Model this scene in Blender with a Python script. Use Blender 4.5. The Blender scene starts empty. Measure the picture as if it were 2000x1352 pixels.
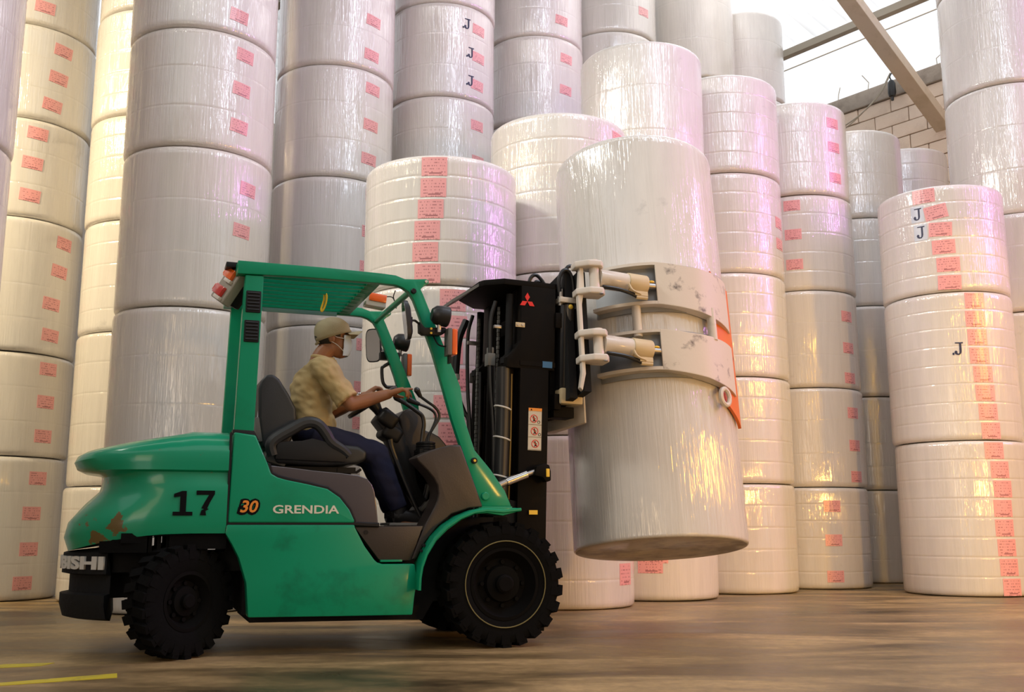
import bpy, bmesh, math, random
from mathutils import Vector, Matrix, noise
PI = math.pi
random.seed(7)
SC = bpy.context.scene
COL = SC.collection
R_ = math.radians

# ------------------------------------------------------------------ camera
cam = bpy.data.cameras.new('camera'); cam_o = bpy.data.objects.new('camera', cam); COL.objects.link(cam_o)
cam.sensor_width = 36.0; cam.lens = 36.0
cam_o.location = (0, 0, 0.68); cam_o.rotation_euler = (R_(100.0), 0, 0)
cam.clip_end = 300
SC.camera = cam_o

# ------------------------------------------------------------------ world, lights, exposure
SC.view_settings.view_transform = 'Standard'; SC.view_settings.look = 'None'
SC.view_settings.gamma = 1.0; SC.view_settings.use_curve_mapping = False
SC.view_settings.exposure = -0.25
wd = bpy.data.worlds.new('world'); SC.world = wd; wd.use_nodes = True
bg = wd.node_tree.nodes['Background']; bg.inputs[0].default_value = (0.95, 0.97, 1.0, 1); bg.inputs[1].default_value = 1.38

def area(name, loc, target, size, power, col, spread=180):
    l = bpy.data.lights.new(name, 'AREA'); l.shape = 'RECTANGLE'; l.size, l.size_y = size
    l.energy = power; l.color = col; l.spread = R_(spread)
    o = bpy.data.objects.new(name, l); COL.objects.link(o); o.location = loc
    o.rotation_euler = (Vector(target) - Vector(loc)).to_track_quat('-Z', 'Y').to_euler()
    return o
def spot(name, loc, target, power, col, angle, blend=0.3, rad=0.25):
    l = bpy.data.lights.new(name, 'SPOT'); l.energy = power; l.color = col
    l.spot_size = R_(angle); l.spot_blend = blend; l.shadow_soft_size = rad
    o = bpy.data.objects.new(name, l); COL.objects.link(o); o.location = loc
    o.rotation_euler = (Vector(target) - Vector(loc)).to_track_quat('-Z', 'Y').to_euler()
    return o
# daylight through the roof lights above the aisle and the side windows; warm lamps; added fills
area('roof_light_daylight', (-1.0, 4.6, 10.6), (-0.7, 7.6, 0), (14, 1.2), 150, (1.0, 0.96, 0.92))
area('camera_side_fill', (-4.0, -8.0, 3.6), (0.5, 8.5, 1.2), (4, 4), 40, (1.0, 0.72, 0.42), 90)  # added warm fill from behind the camera, no known source there
area('left_roof_light', (-7.0, 4.4, 8.8), (0.3, 8.3, 3.7), (1.6, 1.4), 84, (1.0, 0.96, 0.87), 60)
area('window_daylight', (3.5, 4.6, 9.3), (-0.5, 11.0, 6.3), (0.80, 5.0), 290, (0.74, 0.82, 1.0))
area('violet_window', (12.0, 8.1, 8.0), (0.0, 9.2, 6.5), (0.5, 6.5), 170, (0.86, 0.30, 1.0), 80)
area('warm_lamp_left', (-8.6, 4.0, 7.4), (-4.7, 10.3, 3.5), (1.0, 1.0), 190, (1.0, 0.80, 0.48), 64)
spot('sodium_lamp_right', (9.0, 4.1, 4.3), (3.3, 11.2, 0.8), 850, (1.0, 0.55, 0.05), 36, 0.2, 0.14)
area('sodium_flood', (9.0, 4.1, 3.4), (1.0, 7.4, 1.2), (0.7, 0.8), 170, (1.0, 0.48, 0.04))
area('low_warm_fill', (6.8, -0.5, 1.5), (2.8, 9.8, 0.2), (0.4, 0.5), 68, (1.0, 0.50, 0.08), 70)  # added low fill that warms the bottom rolls and the floor
area('eave_fill', (3.4, 12.6, 9.9), (6.3, 14.6, 5.4), (6.0, 0.8), 210, (1.0, 0.95, 0.92))  # added lamp strengthening the slot daylight on wall and rear stacks

# ------------------------------------------------------------------ helpers
def nd(nt, t, **kw):
    n = nt.nodes.new(t)
    for k, v in kw.items():
        if k in n.inputs: n.inputs[k].default_value = v
        else: setattr(n, k, v)
    return n
def mat(name, col, rough=0.5, metal=0.0, spec=0.5, coat=0.0, coat_rough=0.1, bump=None, var=None, scratch=None):
    """bump=(scale,strength) noise relief; var=(scale,other colour,low,high) worn/dirty patches"""
    m = bpy.data.materials.new(name); m.use_nodes = True; nt = m.node_tree; b = nt.nodes['Principled BSDF']
    b.inputs['Base Color'].default_value = (*col, 1); b.inputs['Roughness'].default_value = rough
    b.inputs['Metallic'].default_value = metal; b.inputs['Specular IOR Level'].default_value = spec
    b.inputs['Coat Weight'].default_value = coat; b.inputs['Coat Roughness'].default_value = coat_rough
    tc = nd(nt, 'ShaderNodeTexCoord')
    if var:
        n = nd(nt, 'ShaderNodeTexNoise', Scale=var[0], Detail=6.0, Roughness=0.62)
        nt.links.new(tc.outputs['Object'], n.inputs['Vector'])
        r = nd(nt, 'ShaderNodeMapRange'); r.inputs[1].default_value = var[2]; r.inputs[2].default_value = var[3]
        nt.links.new(n.outputs['Fac'], r.inputs[0])
        mx = nd(nt, 'ShaderNodeMix', data_type='RGBA'); mx.inputs[6].default_value = (*col, 1); mx.inputs[7].default_value = (*var[1], 1)
        nt.links.new(r.outputs[0], mx.inputs[0]); nt.links.new(mx.outputs[2], b.inputs['Base Color'])
    if bump:
        n2 = nd(nt, 'ShaderNodeTexNoise', Scale=bump[0], Detail=4.0)
        nt.links.new(tc.outputs['Object'], n2.inputs['Vector'])
        bp = nd(nt, 'ShaderNodeBump', Strength=bump[1], Distance=0.01)
        nt.links.new(n2.outputs['Fac'], bp.inputs['Height']); nt.links.new(bp.outputs[0], b.inputs['Normal'])
    return m

def catmull(pts, sub=6):
    P = [Vector(p) for p in pts]
    if len(P) < 3: return P
    out = []
    for i in range(len(P) - 1):
        p0 = P[i-1] if i else P[0]*2 - P[1]; p1, p2 = P[i], P[i+1]
        p3 = P[i+2] if i + 2 < len(P) else P[-1]*2 - P[-2]
        for k in range(sub):
            t = k / sub
            out.append(0.5*((2*p1) + (p2-p0)*t + (2*p0-5*p1+4*p2-p3)*t*t + (3*p1-p0-3*p2+p3)*t**3))
    out.append(P[-1]); return out

class MB:
    def __init__(s, M=None): s.bm = bmesh.new(); s.M = M or Matrix.Identity(4)
    def v(s, p): return s.bm.verts.new(s.M @ Vector(p))
    def f(s, vs, mi=0):
        try:
            fc = s.bm.faces.new(vs); fc.material_index = mi; return fc
        except ValueError: return None
    def box(s, c, d, rot=None):
        c = Vector(c); h = Vector(d) / 2; R = rot.to_3x3() if rot else Matrix.Identity(3)
        vs = [s.v(c + R @ Vector((h.x*a, h.y*b, h.z*e))) for e in (-1, 1) for a, b in ((-1, -1), (1, -1), (1, 1), (-1, 1))]
        for q in ((3, 2, 1, 0), (4, 5, 6, 7), (0, 1, 5, 4), (1, 2, 6, 5), (2, 3, 7, 6), (3, 0, 4, 7)): s.f([vs[i] for i in q])
        return s
    def bar(s, p0, p1, w, h, up=(0, 0, 1)):
        p0, p1 = Vector(p0), Vector(p1); d = p1 - p0; L = d.length; d.normalize()
        x = Vector(up).cross(d).normalized(); z = d.cross(x)
        R = Matrix((x, d, z)).transposed()
        return s.box((p0+p1)/2, (w, L, h), R)
    def prism(s, pts, v0, v1):
        a = [s.v((u, v0, z)) for u, z in pts]; b = [s.v((u, v1, z)) for u, z in pts]; n = len(pts)
        s.f(a); s.f(b[::-1])
        for i in range(n): s.f([a[i], b[i], b[(i+1) % n], a[(i+1) % n]])
        return s
    def plan(s, pts, z0, z1):
        a = [s.v((u, v, z0)) for u, v in pts]; b = [s.v((u, v, z1)) for u, v in pts]; n = len(pts)
        s.f(a[::-1]); s.f(b)
        for i in range(n): s.f([a[i], a[(i+1) % n], b[(i+1) % n], b[i]])
        return s
    def tube(s, pts, r, n=8, smooth=0, closed=False, flat=1.0):
        P = catmull(pts, smooth) if smooth else [Vector(p) for p in pts]
        m = len(P); rr = r if isinstance(r, (list, tuple)) else None
        if rr and smooth:
            rr = [rr[min(int(i/smooth), len(rr)-1)]*(1-(i % smooth)/smooth) + rr[min(int(i/smooth)+1, len(rr)-1)]*((i % smooth)/smooth) for i in range(m)]
        ref = None; rings = []
        for i in range(m):
            t = (P[(i+1) % m] - P[i-1]) if closed else (P[min(i+1, m-1)] - P[max(i-1, 0)])
            t.normalize()
            if ref is None:
                ref = Vector((0, 0, 1)) if abs(t.z) < 0.9 else Vector((1, 0, 0))
            x = (ref - t*ref.dot(t)).normalized(); y = t.cross(x); ref = x
            q = rr[i] if rr else r
            rings.append([s.v(P[i] + x*(q*flat*math.cos(2*PI*k/n)) + y*(q*math.sin(2*PI*k/n))) for k in range(n)])
        for i in range(m if closed else m-1):
            a, b = rings[i], rings[(i+1) % m]
            for k in range(n): s.f([a[k], a[(k+1) % n], b[(k+1) % n], b[k]])
        if not closed: s.f(rings[0][::-1]); s.f(rings[-1])
        return s
    def cyl(s, p0, p1, r, n=16, r2=None): return s.tube([p0, p1], [r, r if r2 is None else r2], n)
    def lathe(s, prof, o, axis, n=32, mi=None):
        """prof: (radius, distance along the axis)"""
        o = Vector(o); ax = Vector(axis).normalized()
        e = Vector((1, 0, 0)) if abs(ax.x) < 0.9 else Vector((0, 0, 1))
        x = (e - ax*e.dot(ax)).normalized(); y = ax.cross(x)
        rings = []
        for r, h in prof:
            if r < 1e-6: rings.append([s.v(o + ax*h)])
            else: rings.append([s.v(o + ax*h + x*(r*math.cos(2*PI*k/n)) + y*(r*math.sin(2*PI*k/n))) for k in range(n)])
        for i in range(len(rings)-1):
            a, b = rings[i], rings[i+1]; q = mi[i] if mi else 0
            for k in range(n):
                k2 = (k+1) % n
                if len(a) == 1 and len(b) > 1: s.f([a[0], b[k2], b[k]], q)
                elif len(b) == 1 and len(a) > 1: s.f([a[k], a[k2], b[0]], q)
                elif len(a) > 1: s.f([a[k], a[k2], b[k2], b[k]], q)
        return s
    def ball(s, c, r, n=16, m=10, rot=None):
        c = Vector(c); r = (r, r, r) if not isinstance(r, (tuple, list)) else r
        R = rot.to_3x3() if rot else Matrix.Identity(3); rings = []
        for j in range(m+1):
            th = PI*j/m
            if j in (0, m): rings.append([s.v(c + R @ Vector((0, 0, r[2]*math.cos(th))))])
            else: rings.append([s.v(c + R @ Vector((r[0]*math.sin(th)*math.cos(2*PI*k/n), r[1]*math.sin(th)*math.sin(2*PI*k/n), r[2]*math.cos(th)))) for k in range(n)])
        for j in range(m):
            a, b = rings[j], rings[j+1]
            for k in range(n):
                k2 = (k+1) % n
                if len(a) == 1: s.f([a[0], b[k], b[k2]])
                elif len(b) == 1: s.f([a[k], b[0], a[k2]])
                else: s.f([a[k], b[k], b[k2], a[k2]])
        return s
    def sheet(s, fn, nu, nv, thick=None):
        """grid fn(i,j)->point; thick: fn(i,j)->point of the back side"""
        g = [[s.v(fn(i, j)) for j in range(nv+1)] for i in range(nu+1)]
        for i in range(nu):
            for j in range(nv): s.f([g[i][j], g[i+1][j], g[i+1][j+1], g[i][j+1]])
        if thick:
            h = [[s.v(thick(i, j)) for j in range(nv+1)] for i in range(nu+1)]
            for i in range(nu):
                for j in range(nv): s.f([h[i][j+1], h[i+1][j+1], h[i+1][j], h[i][j]])
            for i in range(nu):
                s.f([g[i+1][0], g[i][0], h[i][0], h[i+1][0]]); s.f([g[i][nv], g[i+1][nv], h[i+1][nv], h[i][nv]])
            for j in range(nv):
                s.f([g[0][j], g[0][j+1], h[0][j+1], h[0][j]]); s.f([g[nu][j+1], g[nu][j], h[nu][j], h[nu][j+1]])
        return s
    def mesh(s, name, bevel=0, seg=2, smooth=35, fix=True):
        if fix: bmesh.ops.recalc_face_normals(s.bm, faces=s.bm.faces[:])
        if bevel:
            es = [e for e in s.bm.edges if len(e.link_faces) == 2 and e.calc_face_angle(0) > 0.5]
            bmesh.ops.bevel(s.bm, geom=es, offset=bevel, segments=seg, profile=0.6, affect='EDGES', clamp_overlap=True)
        me = bpy.data.meshes.new(name); s.bm.to_mesh(me); s.bm.free()
        if smooth:
            me.shade_smooth(); me.set_sharp_from_angle(angle=R_(smooth))
        return me
    def obj(s, name, m, parent=None, bevel=0, seg=2, smooth=35, fix=True):
        me = s.mesh(name, bevel, seg, smooth, fix)
        for q in (m if isinstance(m, (list, tuple)) else [m]): me.materials.append(q)
        return link(name, me, parent)
def link(name, me, parent=None):
    o = bpy.data.objects.new(name, me); COL.objects.link(o)
    if parent: put(o, parent)
    return o
ROOTINV = {}
def put(o, parent):
    """parent a mesh whose coordinates are given in the frame of the whole machine"""
    o.parent = parent
    if parent.name in ROOTINV: o.matrix_parent_inverse = ROOTINV[parent.name]
def tag(o, label=None, cat=None, group=None, kind=None):
    if label: o['label'] = label
    if cat: o['category'] = cat
    if group: o['group'] = group
    if kind: o['kind'] = kind
    return o
def text_mesh(name, body, size, extrude, sx=1.0, shear=0.0, offset=0.0, align='CENTER'):
    c = bpy.data.curves.new(name, 'FONT'); c.body = body; c.size = size; c.extrude = extrude; c.shear = shear
    c.offset = offset; c.align_x = align; c.align_y = 'CENTER'; c.resolution_u = 3
    o = bpy.data.objects.new(name, c); COL.objects.link(o)
    dg = bpy.context.evaluated_depsgraph_get(); me = bpy.data.meshes.new_from_object(o.evaluated_get(dg))
    bpy.data.objects.remove(o); bpy.data.curves.remove(c)
    me.name = name
    for v in me.vertices: v.co.x *= sx
    return me
# ------------------------------------------------------------------ the setting
def concrete_floor():
    m = bpy.data.materials.new('worn_concrete'); m.use_nodes = True; nt = m.node_tree; b = nt.nodes['Principled BSDF']
    tc = nd(nt, 'ShaderNodeTexCoord'); mp = nd(nt, 'ShaderNodeMapping'); mp.inputs['Scale'].default_value = (0.55, 1.6, 1)
    nt.links.new(tc.outputs['Object'], mp.inputs['Vector'])
    n1 = nd(nt, 'ShaderNodeTexNoise', Scale=1.1, Detail=8.0, Roughness=0.62, Distortion=0.6)
    n2 = nd(nt, 'ShaderNodeTexNoise', Scale=14.0, Detail=6.0, Roughness=0.7)
    nt.links.new(mp.outputs[0], n1.inputs['Vector']); nt.links.new(tc.outputs['Object'], n2.inputs['Vector'])
    cr = nd(nt, 'ShaderNodeValToRGB'); e = cr.color_ramp.elements
    e[0].position = 0.36; e[0].color = (0.075, 0.050, 0.023, 1); e[1].position = 0.66; e[1].color = (0.46, 0.31, 0.14, 1)
    x = cr.color_ramp.elements.new(0.5); x.color = (0.215, 0.142, 0.06, 1)
    nt.links.new(n1.outputs['Fac'], cr.inputs[0])
    mx = nd(nt, 'ShaderNodeMix', data_type='RGBA', blend_type='OVERLAY'); mx.inputs[0].default_value = 0.55
    nt.links.new(cr.outputs[0], mx.inputs[6]); nt.links.new(n2.outputs['Fac'], mx.inputs[7])
    nt.links.new(mx.outputs[2], b.inputs['Base Color'])
    rr = nd(nt, 'ShaderNodeMapRange'); rr.inputs[1].default_value = 0.3; rr.inputs[2].default_value = 0.7
    rr.inputs[3].default_value = 0.26; rr.inputs[4].default_value = 0.6
    nt.links.new(n1.outputs['Fac'], rr.inputs[0]); nt.links.new(rr.outputs[0], b.inputs['Roughness'])
    bp = nd(nt, 'ShaderNodeBump', Strength=0.12, Distance=0.01); nt.links.new(n2.outputs['Fac'], bp.inputs['Height'])
    nt.links.new(bp.outputs[0], b.inputs['Normal'])
    return m
M_FLOOR = concrete_floor()
M_BLOCK = mat('pale_concrete_block', (0.80, 0.66, 0.54), 0.9, bump=(60, 0.35), var=(3.0, (0.60, 0.47, 0.37), 0.5, 0.8))
M_MORTAR = mat('grey_mortar', (0.30, 0.25, 0.21), 0.95, bump=(80, 0.3))
M_PLASTER = mat('painted_wall', (0.55, 0.50, 0.44), 0.9, bump=(30, 0.1), var=(0.6, (0.45, 0.40, 0.34), 0.4, 0.75))
M_CONC = mat('beam_concrete', (0.36, 0.31, 0.26), 0.9, bump=(25, 0.4), var=(5.0, (0.22, 0.19, 0.16), 0.45, 0.75))
M_STEELB = mat('painted_steel_beam', (0.66, 0.55, 0.42), 0.55, var=(4.0, (0.52, 0.42, 0.28), 0.5, 0.8))
M_PURLIN = mat('purlin_steel', (0.38, 0.34, 0.27), 0.6)
M_YELLOW = mat('worn_yellow_paint', (0.62, 0.50, 0.03), 0.6, var=(9.0, (0.30, 0.25, 0.08), 0.52, 0.72))
M_BLACKP = mat('black_plastic', (0.012, 0.012, 0.013), 0.4)
def translucent(name, col, trans=0.75):
    m = bpy.data.materials.new(name); m.use_nodes = True; nt = m.node_tree; nt.nodes.remove(nt.nodes['Principled BSDF'])
    t = nd(nt, 'ShaderNodeBsdfTranslucent'); t.inputs[0].default_value = (*col, 1)
    d = nd(nt, 'ShaderNodeBsdfDiffuse'); d.inputs[0].default_value = (*col, 1)
    mx = nd(nt, 'ShaderNodeMixShader'); mx.inputs[0].default_value = 1 - trans
    nt.links.new(t.outputs[0], mx.inputs[1]); nt.links.new(d.outputs[0], mx.inputs[2])
    nt.links.new(mx.outputs[0], nt.nodes['Material Output'].inputs[0]); return m
M_SHEET = translucent('fibreglass_roof_sheet', (0.97, 0.98, 0.99), 0.95)
M_TIN = mat('grey_roof_sheet', (0.42, 0.42, 0.42), 0.5, 0.3)

TW = Vector((-0.63, 0.7766, 0)); NW = Vector((0.7766, 0.63, 0))       # along the block wall / outwards through it
W0 = Vector((6.05, 16.1, 0))
def wp(a, n, z): return W0 + TW*a + NW*n + Vector((0, 0, z))
fl = MB(); fl.plan([(-24, -14), (24, -14), (24, 34), (-24, 34)], -0.2, 0.0)
tag(fl.obj('floor', M_FLOOR, smooth=0), kind='structure')
WT = 7.60                                                            # top of the block wall
# block wall: every block in view is a piece of its own, the rest of the wall is the backing with the same bond
wall = MB()
a0, a1 = -22.0, 14.0
wall.plan([tuple(wp(a0, 0.03, 0)[:2]), tuple(wp(a0, 0.25, 0)[:2]), tuple(wp(a1, 0.25, 0)[:2]), tuple(wp(a1, 0.03, 0)[:2])], 0, WT)
wall_o = tag(wall.obj('wall_right', M_MORTAR, smooth=0), 'pale concrete block wall behind the paper rolls', kind='structure')
BW, BH = 0.60, 0.24
blk = {}
def block_mesh(w):
    key = round(w, 3)
    if key not in blk:
        b = MB(); b.box((0, 0, 0), (w - 0.014, 0.10, BH - 0.014)); me = b.mesh('block', 0.006, 1, 0); me.materials.append(M_BLOCK); blk[key] = me
    return blk[key]
rest = MB()
ang = math.atan2(TW.y, TW.x)
for c in range(int(WT / BH)):
    z = WT - (c + 0.5)*BH
    for k in range(-30, 20):
        a = (k + (0.5 if c % 2 else 0.0))*BW
        if abs(a) > 12: continue
        vis = (c < 8 and -2.7 < a < 1.7)
        jit = random.uniform(-0.006, 0.006)
        if vis:
            o = link('block', block_mesh(BW), wall_o); o.location = wp(a, 0.0 + jit, z); o.rotation_euler = (0, 0, ang)
        else:
            rest.box(wp(a, jit, z), (BW - 0.014, 0.10, BH - 0.014), Matrix.Rotation(ang, 3, 'Z'))
ro = rest.obj('blockwork', M_BLOCK, wall_o, smooth=0); ro['kind'] = 'stuff'
# ring beam on the wall
rb = MB(); rb.plan([tuple(wp(a0, -0.09, 0)[:2]), tuple(wp(a0, 0.27, 0)[:2]), tuple(wp(a1, 0.27, 0)[:2]), tuple(wp(a1, -0.09, 0)[:2])], WT, WT + 0.28)
ring = tag(rb.obj('trim_1', M_CONC, bevel=0.02, smooth=0), 'rough grey concrete ring beam along the top of the block wall', kind='structure')
for k in range(13):
    a = -4.2 + k*0.62
    r = MB(); h = random.uniform(0.18, 0.45); p = wp(a, random.uniform(-0.05, 0.15), WT + 0.26)
    r.tube([p, p + Vector((random.uniform(-.04, .04), 0, h*0.6)), p + Vector((random.uniform(-.15, .15), random.uniform(-.1, .1), h))], 0.008, 5)
    r.obj('rebar_stub', M_PURLIN, ring)
# other walls of the hall (out of view): left, back and the front with an added door opening, sized for fill light, behind the camera
for nm, pts, h in (('wall_left', [(-15.2, -12), (-15.0, -12), (-15.0, 30), (-15.2, 30)], 12.5),
                   ('wall_back', [(-15, 24.0), (-3, 24.0), (-3, 24.2), (-15, 24.2)], 11.5)):
    b = MB(); b.plan(pts, 0, h); tag(b.obj(nm, M_PLASTER, smooth=0), kind='structure')
fr = MB(); fr.plan([(-15, -12.2), (-9, -12.2), (-9, -12.0), (-15, -12.0)], 0, 12.5); fr.plan([(-2, -12.2), (22, -12.2), (22, -12.0), (-2, -12.0)], 0, 12.5)
fr.plan([(-9, -12.2), (-2, -12.2), (-2, -12.0), (-9, -12.0)], 5.0, 12.5)
tag(fr.obj('wall_front', M_PLASTER, smooth=0), kind='structure')
# roof: fibreglass sheets over the wall side, tin beyond; the sheets stop short of the wall and leave a bright slot
EN, EZ, SL = -1.35, 8.47, 0.22                                        # eave line: distance inside the wall, height, slope
def roof_pt(a, n): return wp(a, n, EZ + (EN - n)*SL)
def corrug(name, a_lo, a_hi, n_hi, n_lo, m, amp=0.055, per=0.30, lift=0.0):
    b = MB(); nu = int((a_hi - a_lo)/per*6)
    def top(i, j):
        a = a_lo + (a_hi - a_lo)*i/nu; n = n_hi + (n_lo - n_hi)*j/2
        ph = (a/per) % 1.0
        w = 1 if ph < 0.34 else (-1 if 0.5 < ph < 0.84 else 0)
        return roof_pt(a, n) + Vector((0, 0, amp*w + lift))
    b.sheet(top, nu, 2)
    return b.obj(name, m, smooth=0, fix=False)
tag(corrug('ceiling', -13, 11, EN, EN - 6.5, M_SHEET), 'translucent corrugated roof sheets letting daylight in', kind='structure')
tag(corrug('ceiling_tin', -13, 11, EN - 6.5, EN - 26, M_TIN, lift=2.2), kind='structure')
pu = []
for i, (n, w) in enumerate(((EN - 0.04, 0.12), (EN - 3.0, 0.12), (EN - 6.2, 0.12))):
    b = MB(); p0, p1 = roof_pt(-13, n), roof_pt(11, n); dz = Vector((0, 0, -0.14))
    b.bar(p0 + dz, p1 + dz, w, 0.12)
    tag(b.obj('trim_%d' % (i + 2), M_PURLIN, bevel=0.008, smooth=0), 'grey steel roof purlin under the corrugated sheets', kind='structure')
b = MB(); b.tube([wp(-13, -0.55, 8.53), wp(11, -0.55, 8.53)], 0.012, 6)
tag(b.obj('trim_5', M_PURLIN), 'thin straight tie wire above the block wall', kind='structure')
b = MB(); p0 = Vector((6.70, 15.14, 6.89)); p1 = Vector((4.865, 13.652, 8.147)); d = p0 - p1
b.bar(p0 + d*0.40, p1 - d*0.35, 0.16, 0.24, up=tuple(TW))
tag(b.obj('trim_6', M_STEELB, bevel=0.01, smooth=0), 'sloping painted steel beam from the roof down to the block wall', kind='structure')
# dark lamp fitting hanging by the wall with its slack cable
t = bpy.data.objects.new('hanging_lamp', None); COL.objects.link(t); t.location = (6.12, 15.53, 7.62)
tag(t, 'small dark lamp holder hanging from a cable before the block wall', 'lamp')
b = MB(); b.lathe([(0, 0.16), (0.035, 0.15), (0.06, 0.10), (0.065, -0.06), (0.05, -0.12), (0.025, -0.13), (0.022, -0.19), (0, -0.2)], (0, 0, 0), (0, 0, 1), 14)
h = b.obj('lamp_body', M_BLACKP); h.parent = t
b = MB(); b.tube([(0, 0, 0.15), (-0.02, 0.0, 0.22), (0.03, 0.01, 0.30)], 0.012, 6, 4); h = b.obj('lamp_hook', M_BLACKP); h.parent = t
b = MB(); b.tube([(6.15, 15.62, 7.92), (5.98, 15.75, 7.6), (5.72, 15.95, 7.35), (5.45, 16.2, 7.2)], 0.012, 6, 6)
b.tube([(6.15, 15.63, 7.95), (6.00, 15.78, 7.65), (5.70, 15.98, 7.32), (5.42, 16.25, 7.12)], 0.010, 6, 6)
tag(b.obj('slack_cable', M_PURLIN), 'slack pale cable drooping along the top of the block wall', 'cable')
# yellow lines painted on the floor
for i, (pts, lb) in enumerate((([(-2.57, 5.15), (-2.54, 5.31), (-2.31, 5.37), (-2.33, 5.26)], 'worn yellow floor stripe nearest the forklift tail'),
                ([(-2.32, 4.56), (-2.30, 4.66), (-1.85, 4.99), (-1.80, 4.86)], 'longer yellow floor stripe at the front edge of the picture'),
                ([(-3.2, 5.02), (-3.2, 5.10), (-2.575, 5.29), (-2.575, 5.22)], 'faint yellow floor stripe running on past the tail'))):
    b = MB(); b.plan(pts, 0.0005, 0.003); tag(b.obj('floor_marking', M_YELLOW, smooth=0), lb, kind='structure')
# ------------------------------------------------------------------ paper rolls
def roll_material(name, base, warm):
    m = bpy.data.materials.new(name); m.use_nodes = True; nt = m.node_tree; b = nt.nodes['Principled BSDF']
    tc = nd(nt, 'ShaderNodeTexCoord'); oi = nd(nt, 'ShaderNodeObjectInfo')
    off = nd(nt, 'ShaderNodeVectorMath', operation='SCALE'); off.inputs[0].default_value = (37, 53, 71)
    nt.links.new(oi.outputs['Random'], off.inputs[3])
    add = nd(nt, 'ShaderNodeVectorMath', operation='ADD'); nt.links.new(tc.outputs['Object'], add.inputs[0]); nt.links.new(off.outputs[0], add.inputs[1])
    mp = nd(nt, 'ShaderNodeMapping'); mp.inputs['Scale'].default_value = (58, 58, 1.8); nt.links.new(add.outputs[0], mp.inputs['Vector'])
    n1 = nd(nt, 'ShaderNodeTexNoise', Scale=1.0, Detail=3.0, Roughness=0.55, Distortion=0.35); nt.links.new(mp.outputs[0], n1.inputs['Vector'])
    mp2 = nd(nt, 'ShaderNodeMapping'); mp2.inputs['Scale'].default_value = (9, 9, 0.8); nt.links.new(add.outputs[0], mp2.inputs['Vector'])
    n2 = nd(nt, 'ShaderNodeTexNoise', Scale=1.0, Detail=4.0, Roughness=0.6, Distortion=1.2); nt.links.new(mp2.outputs[0], n2.inputs['Vector'])
    n3 = nd(nt, 'ShaderNodeTexNoise', Scale=2.4, Detail=7.0, Roughness=0.65); nt.links.new(add.outputs[0], n3.inputs['Vector'])
    # colour: paper tone per roll, faint vertical pleats of film, grey scuffs
    mx = nd(nt, 'ShaderNodeMix', data_type='RGBA'); mx.inputs[6].default_value = (*base, 1); mx.inputs[7].default_value = (*warm, 1)
    nt.links.new(oi.outputs['Random'], mx.inputs[0])
    r = nd(nt, 'ShaderNodeMapRange'); r.inputs[1].default_value = 0.30; r.inputs[2].default_value = 0.72; r.inputs[3].default_value = 0.93; r.inputs[4].default_value = 1.04
    nt.links.new(n2.outputs['Fac'], r.inputs[0])
    sc = nd(nt, 'ShaderNodeMapRange'); sc.inputs[1].default_value = 0.66; sc.inputs[2].default_value = 0.80; sc.inputs[3].default_value = 1.0; sc.inputs[4].default_value = 0.62
    nt.links.new(n3.outputs['Fac'], sc.inputs[0])
    mu = nd(nt, 'ShaderNodeMath', operation='MULTIPLY'); nt.links.new(r.outputs[0], mu.inputs[0]); nt.links.new(sc.outputs[0], mu.inputs[1])
    vm = nd(nt, 'ShaderNodeVectorMath', operation='SCALE'); nt.links.new(mx.outputs[2], vm.inputs[0]); nt.links.new(mu.outputs[0], vm.inputs[3])
    nt.links.new(vm.outputs[0], b.inputs['Base Color'])
    b.inputs['Roughness'].default_value = 0.6; b.inputs['Specular IOR Level'].default_value = 0.25
    cre = nd(nt, 'ShaderNodeMapRange'); cre.inputs[1].default_value = 0.44; cre.inputs[2].default_value = 0.56; cre.interpolation_type = 'SMOOTHSTEP'
    nt.links.new(n1.outputs['Fac'], cre.inputs[0])
    b0 = nd(nt, 'ShaderNodeBump', Strength=0.16, Distance=0.02); nt.links.new(n1.outputs['Fac'], b0.inputs['Height'])
    b1 = nd(nt, 'ShaderNodeBump', Strength=0.30, Distance=0.004); nt.links.new(cre.outputs[0], b1.inputs['Height']); nt.links.new(b0.outputs[0], b1.inputs['Normal'])
    b2 = nd(nt, 'ShaderNodeBump', Strength=0.22, Distance=0.03); nt.links.new(n2.outputs['Fac'], b2.inputs['Height']); nt.links.new(b1.outputs[0], b2.inputs['Normal'])
    b.inputs['Coat Weight'].default_value = 1.0; b.inputs['Coat Roughness'].default_value = 0.05; b.inputs['Coat IOR'].default_value = 1.9
    nt.links.new(b2.outputs[0], b.inputs['Coat Normal'])
    b3 = nd(nt, 'ShaderNodeBump', Strength=0.12, Distance=0.02); nt.links.new(n1.outputs['Fac'], b3.inputs['Height']); nt.links.new(b3.outputs[0], b.inputs['Normal'])
    return m
M_ROLL = roll_material('film_wrapped_paper', (0.69, 0.662, 0.622), (0.675, 0.635, 0.58))
M_ROLLEND = mat('dirty_film_end', (0.50, 0.43, 0.30), 0.5, coat=0.3, bump=(8, 0.5), var=(3.2, (0.16, 0.12, 0.07), 0.45, 0.62))
M_CORE = mat('cardboard_core', (0.30, 0.21, 0.12), 0.9)
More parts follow.
